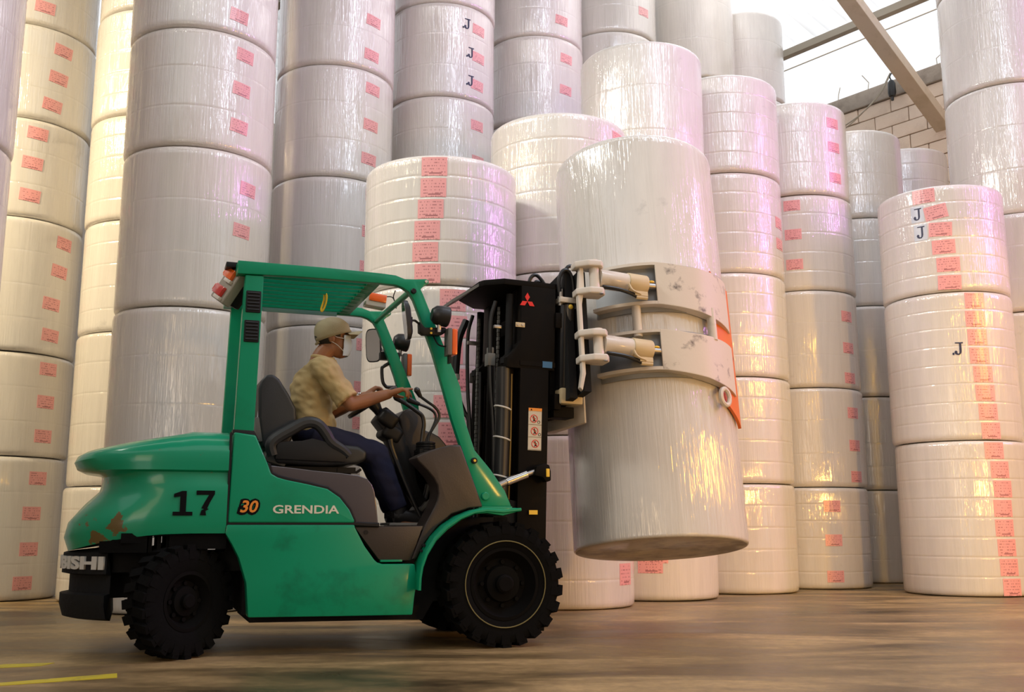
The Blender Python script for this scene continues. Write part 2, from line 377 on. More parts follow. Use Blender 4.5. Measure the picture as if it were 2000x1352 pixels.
def label_material():
    m = bpy.data.materials.new('pink_printed_label'); m.use_nodes = True; nt = m.node_tree; b = nt.nodes['Principled BSDF']
    uv = nd(nt, 'ShaderNodeUVMap'); sp = nd(nt, 'ShaderNodeSeparateXYZ'); nt.links.new(uv.outputs[0], sp.inputs[0])
    oi = nd(nt, 'ShaderNodeObjectInfo')
    def mth(op, a, c):
        n = nd(nt, 'ShaderNodeMath', operation=op)
        for i, q in enumerate((a, c)):
            if q is None: continue
            if isinstance(q, (int, float)): n.inputs[i].default_value = q
            else: nt.links.new(q, n.inputs[i])
        return n.outputs[0]
    v8 = mth('MULTIPLY', sp.outputs[1], 6.0); fr = mth('FRACT', v8, None); row = mth('FLOOR', v8, None)
    line = mth('LESS_THAN', fr, 0.38)
    cx = nd(nt, 'ShaderNodeCombineXYZ'); nt.links.new(mth('MULTIPLY', sp.outputs[0], 16.0), cx.inputs[0]); nt.links.new(mth('MULTIPLY', row, 5.37), cx.inputs[1])
    nt.links.new(mth('MULTIPLY', oi.outputs['Random'], 90.0), cx.inputs[2])
    n = nd(nt, 'ShaderNodeTexNoise', Scale=1.0, Detail=2.0); nt.links.new(cx.outputs[0], n.inputs['Vector'])
    dash = mth('GREATER_THAN', n.outputs['Fac'], 0.53)
    inside = mth('MULTIPLY', mth('GREATER_THAN', sp.outputs[0], 0.07), mth('LESS_THAN', sp.outputs[0], 0.93))
    ink = mth('MULTIPLY', mth('MULTIPLY', mth('MULTIPLY', line, dash), inside), 0.6)
    # barcode stripe low on the label
    bar = mth('MULTIPLY', mth('MULTIPLY', mth('GREATER_THAN', sp.outputs[1], 0.10), mth('LESS_THAN', sp.outputs[1], 0.17)),
              mth('MULTIPLY', mth('GREATER_THAN', sp.outputs[0], 0.30), mth('LESS_THAN', sp.outputs[0], 0.78)))
    ink = mth('MAXIMUM', ink, mth('MULTIPLY', bar, 0.8))
    mx = nd(nt, 'ShaderNodeMix', data_type='RGBA'); mx.inputs[6].default_value = (0.80, 0.36, 0.36, 1); mx.inputs[7].default_value = (0.26, 0.07, 0.08, 1)
    nt.links.new(ink, mx.inputs[0]); nt.links.new(mx.outputs[2], b.inputs['Base Color'])
    b.inputs['Roughness'].default_value = 0.5; b.inputs['Coat Weight'].default_value = 0.7; b.inputs['Coat Roughness'].default_value = 0.22
    tc = nd(nt, 'ShaderNodeTexCoord'); mp = nd(nt, 'ShaderNodeMapping'); mp.inputs['Scale'].default_value = (34, 34, 2.2); nt.links.new(tc.outputs['Object'], mp.inputs[0])
    n1 = nd(nt, 'ShaderNodeTexNoise', Scale=1.0, Detail=3.0); nt.links.new(mp.outputs[0], n1.inputs['Vector'])
    bp = nd(nt, 'ShaderNodeBump', Strength=0.26, Distance=0.02); nt.links.new(n1.outputs['Fac'], bp.inputs['Height']); nt.links.new(bp.outputs[0], b.inputs['Coat Normal'])
    return m
M_LABEL = label_material()
M_INK = mat('navy_stamp_ink', (0.02, 0.025, 0.07), 0.5)
M_TICKET = mat('pale_blue_ticket', (0.55, 0.60, 0.68), 0.5, coat=0.5, coat_rough=0.25)
RR = 0.64
roll_meshes = {}
def roll_mesh(h, nsub, r=RR):
    gd = 0.0015 if nsub > 4 else 0.0007                # depth of the wrap seams
    key = (round(h, 2), nsub, r)
    if key in roll_meshes: return roll_meshes[key]
    b = MB(); e = 0.035
    prof = [(0, 0.03), (0.07, 0.03), (0.07, 0.004), (r - 0.06, 0.004), (r - e, 0.004), (r - e*0.45, 0.010), (r - e*0.12, 0.026), (r, 0.055), (r, 0.075)]
    if nsub == 1: prof = [(0, 0.006), (0.07, 0.006), (0.075, 0.004), (r - 0.05, 0.003), (r - 0.014, 0.002), (r - 0.006, 0.005), (r - 0.001, 0.012), (r, 0.022), (r, 0.05)]
    for k in range(1, nsub):
        z = h*k/nsub
        prof += [(r, z - 0.022), (r, z - 0.006), (r - gd, z - 0.001), (r - gd, z + 0.001), (r + gd*0.25, z + 0.006), (r, z + 0.022)]
    prof += [(r, h - 0.072), (r, h - 0.05), (r - e*0.12, h - 0.024), (r - e*0.45, h - 0.009), (r - e, h - 0.003), (r - 0.07, h - 0.002), (0.07, h - 0.002), (0.07, h - 0.03), (0, h - 0.03)]
    mi = ([1, 1] if nsub == 1 else [2, 2]) + [1] + ([1] if nsub == 1 else [0]) + [0]*(len(prof) - 9) + [0, 2, 2, 2]
    b.lathe(prof, (0, 0, 0), (0, 0, 1), 72, mi)
    me = b.mesh('paper_roll', smooth=50); 
    for q in (M_ROLL, M_ROLLEND, M_CORE): me.materials.append(q)
    roll_meshes[key] = me; return me
patch = {}
def patch_mesh(name, w, h, r, m, dr=0.0012):
    """label stuck round the roll: centre at azimuth -y"""
    key = (name, w, h, r)
    if key in patch: return patch[key]
    b = MB(); n = 8
    def pt(rad): return lambda i, j: (rad*math.sin((i/n - 0.5)*w/r), -rad*math.cos((i/n - 0.5)*w/r), (j - 0.5)*h)
    b.sheet(pt(r + dr + 0.001), n, 1, pt(r - 0.001))
    me = b.mesh(name, smooth=30)
    ul = me.uv_layers.new(name='UVMap')
    for lp in me.loops:
        c = me.vertices[lp.vertex_index].co
        ul.data[lp.index].uv = (math.atan2(c.x, -c.y)*r/w + 0.5, c.z/h + 0.5)
    me.materials.append(m); patch[key] = me; return me
JPOLY = [(-0.30, 0.5), (0.42, 0.5), (0.42, 0.42), (0.25, 0.40), (0.25, -0.22), (0.20, -0.38), (0.06, -0.49), (-0.14, -0.5), (-0.32, -0.43), (-0.40, -0.28), (-0.34, -0.17), (-0.22, -0.15), (-0.13, -0.23), (-0.15, -0.33), (-0.06, -0.41), (0.04, -0.36), (0.07, -0.22), (0.07, 0.40), (-0.30, 0.42)]
def stamp_mesh(kind):
    """letter J stamped on the wrapping; kind: plain, dot, flipped (upside down with its dot)"""
    key = ('J', kind)
    if key in patch: return patch[key]
    b = MB(); s = 0.13; sg = -1 if kind == 'flipped' else 1
    polys = [JPOLY]
    if kind != 'plain': polys.append([(-0.50 + 0.10*math.cos(q*PI/4), -0.40 + 0.10*math.sin(q*PI/4)) for q in range(8)])
    for pl in polys:
        def P(x, z, rad):
            if kind == 'flipped': x, z = -x - 0.5, -z      # rolled over: the stamp reads upside down
            t = x*s*0.8/RR; return (rad*math.sin(t), -rad*math.cos(t), z*s)
        a = [b.v(P(x, z, RR + 0.0042)) for x, z in pl]; c = [b.v(P(x, z, RR + 0.0005)) for x, z in pl]; n = len(pl)
        b.f(a); b.f(c[::-1])
        for i in range(n): b.f([a[i], c[i], c[(i+1) % n], a[(i+1) % n]])
    me = b.mesh('letter_stamp', smooth=0); me.materials.append(M_INK); patch[key] = me; return me

STACK_WORDS = {}
ORD = ['bottom', 'second', 'third', 'fourth', 'fifth', 'sixth', 'seventh']
def stack(key, x, y, tiers, desc, nsub, rolls, group, topmost=True):
    """tiers: heights of the seams; rolls: {tier: [labels (sideways fraction -1..1, height above the roll's base, tilt deg)], ...}"""
    face = math.atan2(-x, y)                     # turn so that local -y looks along the line to the aisle in front
    rnd = random.Random(key)
    for i in range(len(tiers) - 1):
        h = tiers[i+1] - tiers[i]
        spec = rolls.get(i, {}); n = spec.get('n', nsub)
        o = link('paper_roll', roll_mesh(h - 0.002, n))
        o.location = (x + rnd.uniform(-.012, .012), y + rnd.uniform(-.012, .012), tiers[i] + 0.001)
        o.rotation_euler = (0, 0, face)
        last = topmost and i == len(tiers) - 2
        lb = 'film-wrapped paper roll, %s %s' % (('topmost' if last else ORD[i] + (' up' if i else '')), desc)
        tag(o, spec.get('label', lb), 'paper roll', group)
        w, hh = spec.get('size', (0.19, 0.125))
        for f, t, tilt in spec.get('labels', []):
            l = link('label', patch_mesh('label', w, hh, RR, M_LABEL), o)
            l.location = (0, 0, t); l.rotation_euler = (0, 0, math.asin(f))
            if tilt: l.rotation_euler = (Matrix.Rotation(math.asin(f), 3, 'Z') @ Matrix.Rotation(R_(tilt), 3, 'Y')).to_euler()
        for kind, f, t in spec.get('stamps', []):
            if kind == 'plain':
                q = link('ticket', patch_mesh('ticket', 0.135, 0.175, RR, M_TICKET), o); q.location = (0, 0, t); q.rotation_euler = (0, 0, math.asin(f))
            l = link('letter_stamp', stamp_mesh(kind), o); l.location = (0, 0, t); l.rotation_euler = (0, 0, math.asin(f))
def L(fs, ts, tilts=None):
    if not isinstance(fs, (list, tuple)): fs = [fs]*len(ts)
    return [(f, t, (tilts or [0]*len(ts))[i]) for i, (f, t) in enumerate(zip(fs, ts))]
G = 'paper rolls stacked behind the forklift'
def ev(n, h, lo=0.0): return [lo + (h - lo)*(k + 0.5)/n for k in range(n)][::-1]

stack('A', -4.47, 7.35, [0, 1.1, 2.2, 3.49, 4.85, 6.2], 'in the closest stack cut off by the left edge', 3, {}, G, False)
stack('B', -5.07, 10.10, [0, 1.33, 2.32, 3.64, 4.65, 5.64, 6.65, 7.6], 'in the warm-lit stack with pink labels at far left', 3, {
    0: dict(labels=L([.60, .55, .55, .50], [1.13, .80, .47, .16]), n=4), 1: dict(labels=L(.60, [.85, .53, .2])), 2: dict(labels=L([.70, .66, .58, .6], [1.13, .84, .50, .19], [3, 4, 3, 3]), n=4),
    3: dict(labels=L([.20, .16, .16], [.86, .55, .22], [3, 3, 4])), 4: dict(labels=L([.46, .42, .36], [.78, .48, .18], [5, 5, 6])), 5: dict(labels=L([.16, .2], [.2, .55], [3, 3])), 6: {}}, G, False)
stack('C', -3.62, 9.96, [0, 1.04, 2.47, 3.55, 4.60, 5.7, 6.8, 7.7], 'in the narrow bright stack third from the left', 5, {3: dict(labels=L([.05, .0], [.75, .3]))}, G, False)
stack('D', -2.82, 8.81, [0, 1.25, 2.46, 3.84, 4.91, 6.1, 7.2], 'in the big stack directly behind the forklift tail', 3, {
    1: {}, 2: dict(labels=L([.64, .58, .60], [1.08, .70, .34], [3, 3, 3]), size=(.17, .12)), 3: dict(labels=L([.53, .50, .49], [.90, .58, .24], [4, 4, 4]), size=(.17, .12)),
    4: dict(labels=L([.43, .45], [.18, .6], [5, 5]), size=(.17, .12))}, G, False)
stack('E', -1.963, 10.722, [0, 1.30, 2.68, 4.25, 5.48, 6.8, 7.9], 'in the tall stack straight behind the driver', 3, {
    0: {}, 1: dict(labels=L([.58, .56, .55], [1.20, .76, .40])), 2: dict(labels=L([.66, .62, .60], [1.42, 1.02, .64])),
    3: dict(labels=L([.62, .60, .58], [1.03, .62, .24], [3, 3, 3])), 4: dict(labels=L([.60, .58], [.58, .18], [4, 4]))}, G, False)
stack('F', -0.60, 8.42, [0, 1.27, 2.54, 3.61], 'in the short front stack behind the mast, many labels', 6, {
    0: dict(labels=L([.15, .14, .16, .15, .13, .15], ev(6, 1.25)), size=(.205, .172)), 1: dict(labels=L([.16, .18, .13, .20, .10, .16], ev(6, 1.25)), size=(.205, .172)),
    2: dict(labels=L([-.09, -.10, -.13, -.17, -.19, -.16], ev(6, 1.05)), size=(.205, .155))}, G)
stack('G', -0.854, 11.769, [0, 1.2, 2.4, 3.4, 4.4, 5.58, 6.75, 7.9], 'in the rear stack bearing navy J stamps', 3, {
    4: dict(labels=L([.66, .68], [.88, .45])), 5: dict(labels=L([.68, .68, .66], [.90, .55, .20], [3, 3, 3]), stamps=[('dot', .46, .93), ('dot', .53, .58), ('dot', .53, .23)])}, G, False)
stack('H', 0.303, 12.796, [0, 1.2, 2.4, 3.5, 4.6, 5.7, 6.85, 8.0], 'in the stack just right of navy J stamps', 3, {5: dict(labels=L([.64, .62], [.88, .45], [3, 3])), 6: dict(labels=L([.56], [.25], [4]))}, G, False)
stack('I', 0.44, 9.27, [0, 1.44, 2.87, 4.33], 'in the front stack left of the lifted roll', 6, {0: dict(labels=L([.86, .86], [.56, .28]), size=(.20, .18)), 2: dict(labels=L([.86], [1.3]))}, G)
stack('J', 1.405, 13.628, [0, 1.2, 2.4, 3.6, 4.8, 6.05, 7.33, 8.5], 'in the pinkish rear stack above the lifted roll', 3, {6: dict(labels=L([.72], [.35])), 5: dict(labels=L([.75], [.95]))}, G, False)
stack('K', 2.679, 14.352, [0, 1.35, 2.7, 4.05, 5.4, 7.0, 8.8], 'in the glossy rear stack fourth from the roof beam', 3, {}, G, False)
stack('L', 3.666, 15.266, [0, 1.42, 2.84, 4.26, 5.68, 7.1, 8.5], 'in the tall pink-lit rear stack nearest the bright roof', 3, {}, G)
stack('M', 1.37, 10.28, [0, 1.35, 2.7, 4.1, 5.52], 'in the stack standing directly behind the lifted roll', 3, {0: dict(labels=[(-.02, .33, 0), (.06, .42, 0)], size=(.23, .15))}, G)
stack('N', 2.42, 11.24, [0, 1.115, 2.23, 3.35, 4.47, 5.60], 'in the five-roll stack right of the lifted roll', 5, {3: dict(labels=L([.93, .93], [.62, .38]))}, G)
stack('O', 3.494, 12.106, [0, 1.11, 2.23, 3.36, 4.51, 5.66], 'in the labelled stack half lit yellow right of centre', 3, {
    0: dict(labels=L(.36, [.90, .53, .14]), n=6), 1: dict(labels=L(.80, [.84, .47, .12])), 2: dict(labels=L(.80, [.84, .47, .12])), 3: dict(labels=L(-.08, [1.02, .67, .31]), n=5),
    4: dict(labels=L(.74, [.90, .60, .22]))}, G)
stack('P', 4.622, 13.321, [0, 1.12, 2.28, 3.44, 4.60, 5.80], 'in the narrow shaded stack before the block wall', 4, {}, G)
stack('Q', 5.764, 14.496, [0, 1.2, 2.4, 3.6, 4.8, 6.0], 'in the rearmost stack under the block wall', 5, {}, G)
stack('S', 4.72, 10.86, [0, 1.53, 3.06, 4.21], 'in the front right stack with a column of labels', 8, {
    0: dict(labels=L([.50, .56, .58, .56, .56, .57, .58, .60], ev(8, 1.52)), size=(.20, .165)),
    1: dict(labels=L([.42, .41, .42, .43, .46, .47, .49, .51], ev(8, 1.52)), size=(.20, .165), stamps=[('dot', .13, .93)]),
    2: dict(labels=L([-.22, -.05, .0, .03, .08, .08], ev(6, 1.14), [0, -9, 3, 0, 0, 2]), size=(.225, .15), n=6, stamps=[('plain', -.33, .86), ('plain', -.30, .66)])}, G)
stack('R', 5.86, 11.54, [0, 1.4, 3.0, 4.12, 5.66, 7.0, 8.4], 'in the tall glossy stack at the far right edge', 3, {3: dict(labels=L([.95], [1.3])), 4: dict(labels=L([.95, .95], [1.35, .3]))}, G, False)
# ------------------------------------------------------------------ forklift (frame: x forward from the front axle, y away from the camera, z up)
M_GREEN = mat('emerald_paint', (0.000, 0.27, 0.130), 0.4, spec=0.25, coat=0.22, coat_rough=0.12, var=(3.5, (0.002, 0.20, 0.090), 0.50, 0.80))
M_GREENC = mat('chipped_emerald_paint', (0.000, 0.275, 0.135), 0.34, spec=0.3, coat=0.5, coat_rough=0.10, var=(5.5, (0.13, 0.085, 0.025), 0.625, 0.645))
M_GREENW = mat('worn_emerald_paint', (0.000, 0.275, 0.135), 0.38, spec=0.25, coat=0.22, coat_rough=0.10, var=(5.0, (0.0, 0.15, 0.07), 0.52, 0.74))
M_HOOD = mat('dark_mauve_plastic', (0.060, 0.050, 0.056), 0.28, coat=0.8, coat_rough=0.08)
M_BROWN = mat('dark_brown_plastic', (0.034, 0.025, 0.020), 0.42, bump=(120, 0.05))
M_BLACK = mat('black_rubbery_plastic', (0.008, 0.008, 0.0085), 0.5, spec=0.3)
M_SEAT = mat('charcoal_vinyl', (0.022, 0.024, 0.026), 0.45, bump=(200, 0.08))
M_TYRE = mat('tyre_rubber', (0.0055, 0.0055, 0.0055), 0.95, spec=0.08, bump=(40, 0.2))
M_MAST = mat('black_mast_paint', (0.0060, 0.0048, 0.0040), 0.6, spec=0.08, var=(5, (0.018, 0.012, 0.007), 0.55, 0.8))
M_CAST = mat('black_casting', (0.010, 0.010, 0.0105), 0.75, spec=0.2, bump=(40, 0.25))
M_CHROME = mat('chrome_rod', (0.75, 0.75, 0.75), 0.14, 1.0)
M_STEEL = mat('bare_steel', (0.42, 0.40, 0.38), 0.4, 0.9)
M_GREYP = mat('grey_plastic', (0.13, 0.13, 0.12), 0.5)
M_AMBER = mat('amber_lens', (0.85, 0.13, 0.01), 0.2, coat=0.8)
M_RED = mat('red_lens', (0.55, 0.03, 0.02), 0.2, coat=0.8)
M_CLEAR = mat('clear_lens', (0.62, 0.58, 0.50), 0.12, coat=0.8)
M_MIRROR = mat('mirror_glass', (0.85, 0.85, 0.83), 0.05, 1.0)
M_CREAM = mat('cream_clamp_paint', (0.66, 0.60, 0.52), 0.45, coat=0.2, bump=(30, 0.06), var=(5.0, (0.40, 0.34, 0.27), 0.56, 0.85))
M_SCUFF = mat('scuffed_clamp_paint', (0.66, 0.60, 0.52), 0.5, bump=(30, 0.08), var=(8.0, (0.17, 0.145, 0.13), 0.57, 0.70))
M_INNER = mat('steel_blue_pad', (0.30, 0.31, 0.32), 0.4, 0.4)
M_ORANGE = mat('orange_pad_paint', (0.75, 0.17, 0.02), 0.5, var=(6, (0.10, 0.04, 0.02), 0.6, 0.72))
M_BRASSY = mat('yellowed_paint', (0.62, 0.50, 0.30), 0.5)
M_GOLD = mat('yellow_cap', (0.85, 0.55, 0.05), 0.4)
M_DECALK = mat('black_decal', (0.006, 0.006, 0.0065), 0.9, spec=0.1)
M_DECALW = mat('cream_decal', (0.70, 0.68, 0.55), 0.5)
M_DECALR = mat('red_emblem', (0.75, 0.01, 0.012), 0.4)
M_DECALO = mat('orange_decal', (0.80, 0.27, 0.03), 0.45)
M_STICK = mat('paper_sticker', (0.60, 0.55, 0.45), 0.6)
M_ROPE = mat('yellow_cord', (0.85, 0.55, 0.02), 0.6)
M_TIE = mat('white_tie', (0.62, 0.60, 0.55), 0.5)
M_TEALS = mat('dusty_teal_strip', (0.19, 0.33, 0.30), 0.4, bump=(60, 0.2))
M_RIMP = mat('dark_wheel_paint', (0.0045, 0.0042, 0.004), 0.8, spec=0.08)
M_RING = mat('dull_yellow_line', (0.16, 0.14, 0.05), 0.7)
M_BLUEL = mat('blue_sticker', (0.02, 0.14, 0.30), 0.5)

YAW = R_(19.838); ORG = Vector((-0.24536, 6.60439, 0))
MF = Matrix.Translation(ORG) @ Matrix.Rotation(YAW, 4, 'Z')
fk = bpy.data.objects.new('forklift', None); COL.objects.link(fk); fk.matrix_world = MF
tag(fk, 'emerald green counterbalance forklift numbered 17 lifting a wrapped paper roll in its clamp', 'forklift')
def P(mb, name, m, parent=fk, **kw): return mb.obj(name, m, parent, **kw)

# ---- counterweight: lofted round the tail
HW, UC, AL = 0.55, -1.75, 0.64
def plan_pts():
    out = [(-1.562, -HW), (-1.62, -HW), (-1.69, -HW)]
    N = 28
    for k in range(N + 1):
        th = PI*k/N; c, s = math.cos(th), math.sin(th); n = 2/2.7
        out.append((UC - AL*abs(s)**n, -HW*abs(c)**n*(1 if c >= 0 else -1)))
    out += [(-1.69, HW), (-1.62, HW), (-1.562, HW)]
    return out
PP = plan_pts()
PP2 = [(-1.69, -HW)] + [(UC - AL*math.sin(PI*k/32), -HW*math.cos(PI*k/32)) for k in range(33)] + [(-1.69, HW)]
def loft(rows, name, m, lo_u=None, pts=PP, hollow=False):
    """rows: (side z, tail z, side inset, tail inset, blend power)"""
    b = MB(); use = [p for p in pts if lo_u is None or p[0] <= lo_u]
    if lo_u is not None:
        y = use[0][1]; use = [(lo_u, use[0][1])] + use + [(lo_u, use[-1][1])]
    grid = []
    for sz, tz, si, ti, pw in rows:
        r = []
        for u, v in use:
            t = max(0.0, min(1.0, (UC - u)/AL)); w = t**pw
            z = sz + (tz - sz)*w; ins = si + (ti - si)*w
            su = 1 - ins/(UC + 2.41 + 0.02 - 0.0) if False else 1
            uu = u + ins*max(0.0, t)**0.5 if u < UC else u
            vv = v*(1 - ins/HW*(1.0 if abs(v) > 0.05 else 0.6))
            r.append(b.v((uu, vv, z)))
        grid.append(r)
    for i in range(len(grid) - 1):
        for j in range(len(use) - 1): b.f([grid[i][j], grid[i][j+1], grid[i+1][j+1], grid[i+1][j]])
    b.f([q for q in grid[0]]); b.f([q for q in grid[-1]][::-1])
    b.f([g[0] for g in grid][::-1] + [g[-1] for g in grid])
    return P(b, name, m, smooth=40)
cw = loft([(.644, .548, .012, .03, 2.0), (.70, .62, 0, .004, 2), (.78, .70, 0, .02, 1.6), (.85, .80, 0, .10, 1.6), (.90, .87, .004, .17, 1.8), (.945, .945, .022, .19, 2.5),
           (.968, .962, .024, .165, 3), (.978, .974, .003, .085, 3), (1.02, .992, 0, .045, 2), (1.07, 1.025, 0, .03, 1.8), (1.11, 1.058, .012, .045, 1.6), (1.150, 1.082, .035, .085, 1.3),
           (1.178, 1.102, .075, .16, 1.15), (1.192, 1.125, .14, .28, 1.1), (1.196, 1.142, .30, .42, 1.1)], 'counterweight', M_GREENC)
loft([(.19, .196, .03, .055, 1), (.205, .205, .012, .02, 1), (.27, .27, 0, .0, 1), (.325, .325, 0, .0, 1), (.333, .333, .012, .045, 1), (.425, .425, .012, .045, 1), (.434, .434, 0, .003, 1),
      (.56, .54, .005, .006, 1), (.60, .545, .02, .02, 1)], 'counterweight_base', M_CAST, lo_u=-2.15, pts=PP2)
b = MB()                                                            # tail lamp strip in the notch
qp = [p for p in PP if abs(p[1]) < .40]
b.sheet(lambda i, j: (qp[i][0]*.955 + .075 + .045*j, qp[i][1]*.84, 0.835 + 0.095*j), len(qp) - 1, 1, lambda i, j: (qp[i][0]*.955 + .10 + .045*j, qp[i][1]*.80, 0.835 + 0.095*j))
P(b, 'tail_lamp', M_GREYP)
# raised maker's name round the tail
tm = text_mesh('maker_lettering', 'MITSUBISHI', 0.088, 0.006, sx=1.1, offset=0.004)
sl = [0.0]
base = [p for p in PP2]
for i in range(1, len(base)): sl.append(sl[-1] + math.dist(base[i], base[i-1]))
mid = sl[-1]/2
def along(d):
    d = max(0.0, min(sl[-1] - 1e-6, d))
    for i in range(1, len(sl)):
        if sl[i] >= d:
            t = (d - sl[i-1])/(sl[i] - sl[i-1]); a, c = Vector(base[i-1]), Vector(base[i]); tg = (c - a).normalized()
            return a + (c - a)*t, Vector((-tg.y, tg.x))
xs = [v.co.x for v in tm.vertices]; hw_t = max(xs)
for v in tm.vertices:
    x, y, z = v.co; p, nrm = along(mid - .06 - x*0.44/hw_t); out = -nrm if (nrm.dot(Vector((-1, 0))) < 0) else nrm
    c = Vector((-1.75, 0)); out = nrm if (p + nrm*0.01 - c).length > (p - c).length else -nrm
    q = p + out*(0.002 + z); v.co = (q.x, q.y, 0.487 + y)
tm.materials.append(M_TIE); link('maker_lettering', tm, fk)
# ---- chassis behind the panels (dark) and the shade filler under the counterweight
b = MB(); b.prism([(-2.0, .50), (-1.5, .62), (-1.43, .40), (-1.40, .22), (-.56, .21), (-.54, .50), (-.30, .66), (-.10, .70), (.12, .70), (.12, .40), (-.2, .45), (-.40, .40), (-.5, .24), (-1.38, .24), (-1.40, .42), (-1.50, .60), (-1.95, .56)][0:0] or
        [(-2.12, .54), (-1.55, .54), (-1.53, .64), (-1.42, .60), (-1.40, .215), (-.55, .205), (-.545, .52), (-.40, .66), (-.20, .735), (.10, .735), (.10, .30), (-.36, .25), (-.42, .15), (-1.40, .16), (-1.44, .44), (-2.12, .44)], -0.36, 0.36)
P(b, 'chassis', M_CAST)
b = MB(); b.prism([(-2.14, .30), (-2.14, .53), (-1.52, .54), (-1.42, .45), (-1.42, .32)], -0.24, 0.24); b.cyl((-1.775, -.44, .29), (-1.775, .44, .29), .055, 12)
b.box((-1.775, 0, .30), (.16, .7, .12)); b.tube([(-2.05, -.28, .5), (-2.0, -.36, .42), (-1.99, -.36, .34)], .03, 8, 5)
P(b, 'steer_axle', M_CAST)
for k in range(3):                                                    # slots of daylight under the counterweight: louvre bars
    b = MB(); b.box((-1.94 + .045*k, 0, .590), (.020, 1.0, .09)); P(b, 'grille_bar', M_TYRE)
b = MB(); b.plan([(-2.19, -.44), (-2.08, -.50), (-1.955, -.52), (-1.955, .52), (-2.08, .50), (-2.19, .44)], .545, .612); b.box((-2.02, 0, .62), (.13, 1.03, .05)); b.box((-1.70, 0, .605), (.29, 1.04, .085)); b.box((-1.90, 0, .641), (.12, 1.03, .02)); P(b, 'shade_filler', M_TYRE)  # dark filler boxes, black colour stands in for the shade under the counterweight
# ---- side panels, hood, step, cowl, fender on both sides
UP = [(-1.553, .700), (-1.543, 1.186), (-1.427, 1.172), (-1.355, 1.013), (-1.336, .965), (-1.300, .945), (-1.252, .932), (-1.14, .911), (-1.027, .886), (-.957, .840), (-.901, .773), (-.872, .715), (-.870, .700)]
LP = [(-1.560, .690), (-.869, .690), (-.865, .672), (-.81, .573), (-.752, .496), (-.735, .482), (-.707, .474), (-.52, .472), (-.506, .384), (-.52, .286), (-.529, .192), (-.948, .196), (-1.428, .203), (-1.445, .382), (-1.489, .515), (-1.53, .59), (-1.565, .645)]
HOODP = [(-1.355, 1.030), (-1.334, 1.010), (-1.248, 1.003), (-1.097, .987), (-.944, .975), (-.850, .965), (-.800, .948), (-.770, .914), (-.754, .874), (-.740, .79), (-.729, .690), (-.858, .690), (-.868, .720), (-.897, .775), (-.953, .843), (-1.025, .894), (-1.14, .919), (-1.25, .940), (-1.298, .953), (-1.332, .972)]
STEP = [(-.864, .676), (-.469, .684), (-.539, .491), (-.70, .486), (-.725, .50)]
COWL = [(-.25, 1.154), (-.31, 1.150), (-.369, 1.135), (-.43, 1.115), (-.476, 1.096), (-.518, 1.075), (-.507, 1.054), (-.45, 1.00), (-.41, .954), (-.388, .915), (-.382, .870), (-.388, .83), (-.405, .790), (-.459, .690), (-.539, .491), (-.508, .497), (-.458, .59), (-.385, .68), (-.30, .751), (-.193, .785), (-.110, .792)]
for s in (-1, 1):
    b = MB(); b.prism(UP, s*.55, s*.44); P(b, 'side_panel', M_GREEN, bevel=.012, seg=3)
    b = MB(); b.prism(LP, s*.55, s*.44); P(b, 'lower_panel', M_GREENW, bevel=.010, seg=2)
    b = MB(); b.prism(STEP, s*.525, s*.30); st = P(b, 'foot_step', M_BROWN, bevel=.006)
    b = MB(); b.box((-.655, s*.53, .490), (.125, .03, .012)); P(b, 'step_edge', M_GREEN, st, bevel=.003)
    b = MB(); b.cyl((-.80, s*.524, .648), (-.80, s*.531, .648), .012, 12); P(b, 'step_bolt', M_BLACK, st)
    # fender: arched strip with lip
    arc = [(-.519, .330), (-.517, .40), (-.508, .465), (-.481, .542), (-.430, .625), (-.368, .686), (-.285, .738), (-.20, .772), (-.124, .788), (-.02, .790), (.092, .785)]
    low = [(-.506, .330), (-.503, .395), (-.492, .45), (-.466, .52), (-.416, .60), (-.352, .662), (-.27, .718), (-.19, .750), (-.12, .757), (-.02, .742), (.090, .770)]
    b = MB(); b.sheet(lambda i, j: (arc[i][0], s*(.46 + .165*j), arc[i][1]), 10, 1, lambda i, j: (low[i][0], s*(.46 + .165*j), low[i][1])); fd = P(b, 'front_fender', M_GREEN, bevel=.005)
    b = MB(); b.tube([(a[0]*.5 + c[0]*.5, s*.626, a[1]*.5 + c[1]*.5) for a, c in zip(arc, low)], .010, 6); P(b, 'fender_lip', M_GREEN, fd)
    b = MB(); b.cyl((-.475, s*.55, .575), (-.475, s*.572, .575), .010, 10); b.cyl((-.49, s*.55, .545), (-.49, s*.575, .545), .008, 10); P(b, 'fender_bolt', M_BLACK, fd)
b = MB(); b.prism(HOODP, -.52, .52); hood = P(b, 'engine_hood', M_HOOD, bevel=.028, seg=4)
b = MB(); trim = [(-1.352, 1.018), (-1.336, .968), (-1.300, .949), (-1.252, .936), (-1.14, .915), (-1.027, .890), (-.955, .841), (-.899, .774), (-.870, .712), (-.866, .694), (-.728, .688)]
b.tube([(u, -.532, z) for u, z in trim], .013, 6); P(b, 'rubber_trim', M_BLACK, hood)
b = MB(); b.box((-1.0, 0, .33), (.9, .84, .24)); P(b, 'engine_bay', M_CAST)
b = MB(); b.box((-.66, 0, .672), (.40, 1.04, .022)); P(b, 'floor_mat', M_BLACK)
b = MB(); b.prism(COWL, -.53, -.33); P(b, 'front_cowl', M_BROWN, bevel=.022, seg=3)
b = MB(); b.prism(COWL, .33, .53); P(b, 'front_cowl', M_BROWN, bevel=.022, seg=3)
b = MB(); b.prism([(-.12, .80), (-.24, 1.15), (-.34, 1.13), (-.25, .98), (-.22, .85), (-.33, .70), (-.30, .69)], -.33, .33); P(b, 'cowl_centre', M_BLACK, bevel=.01)
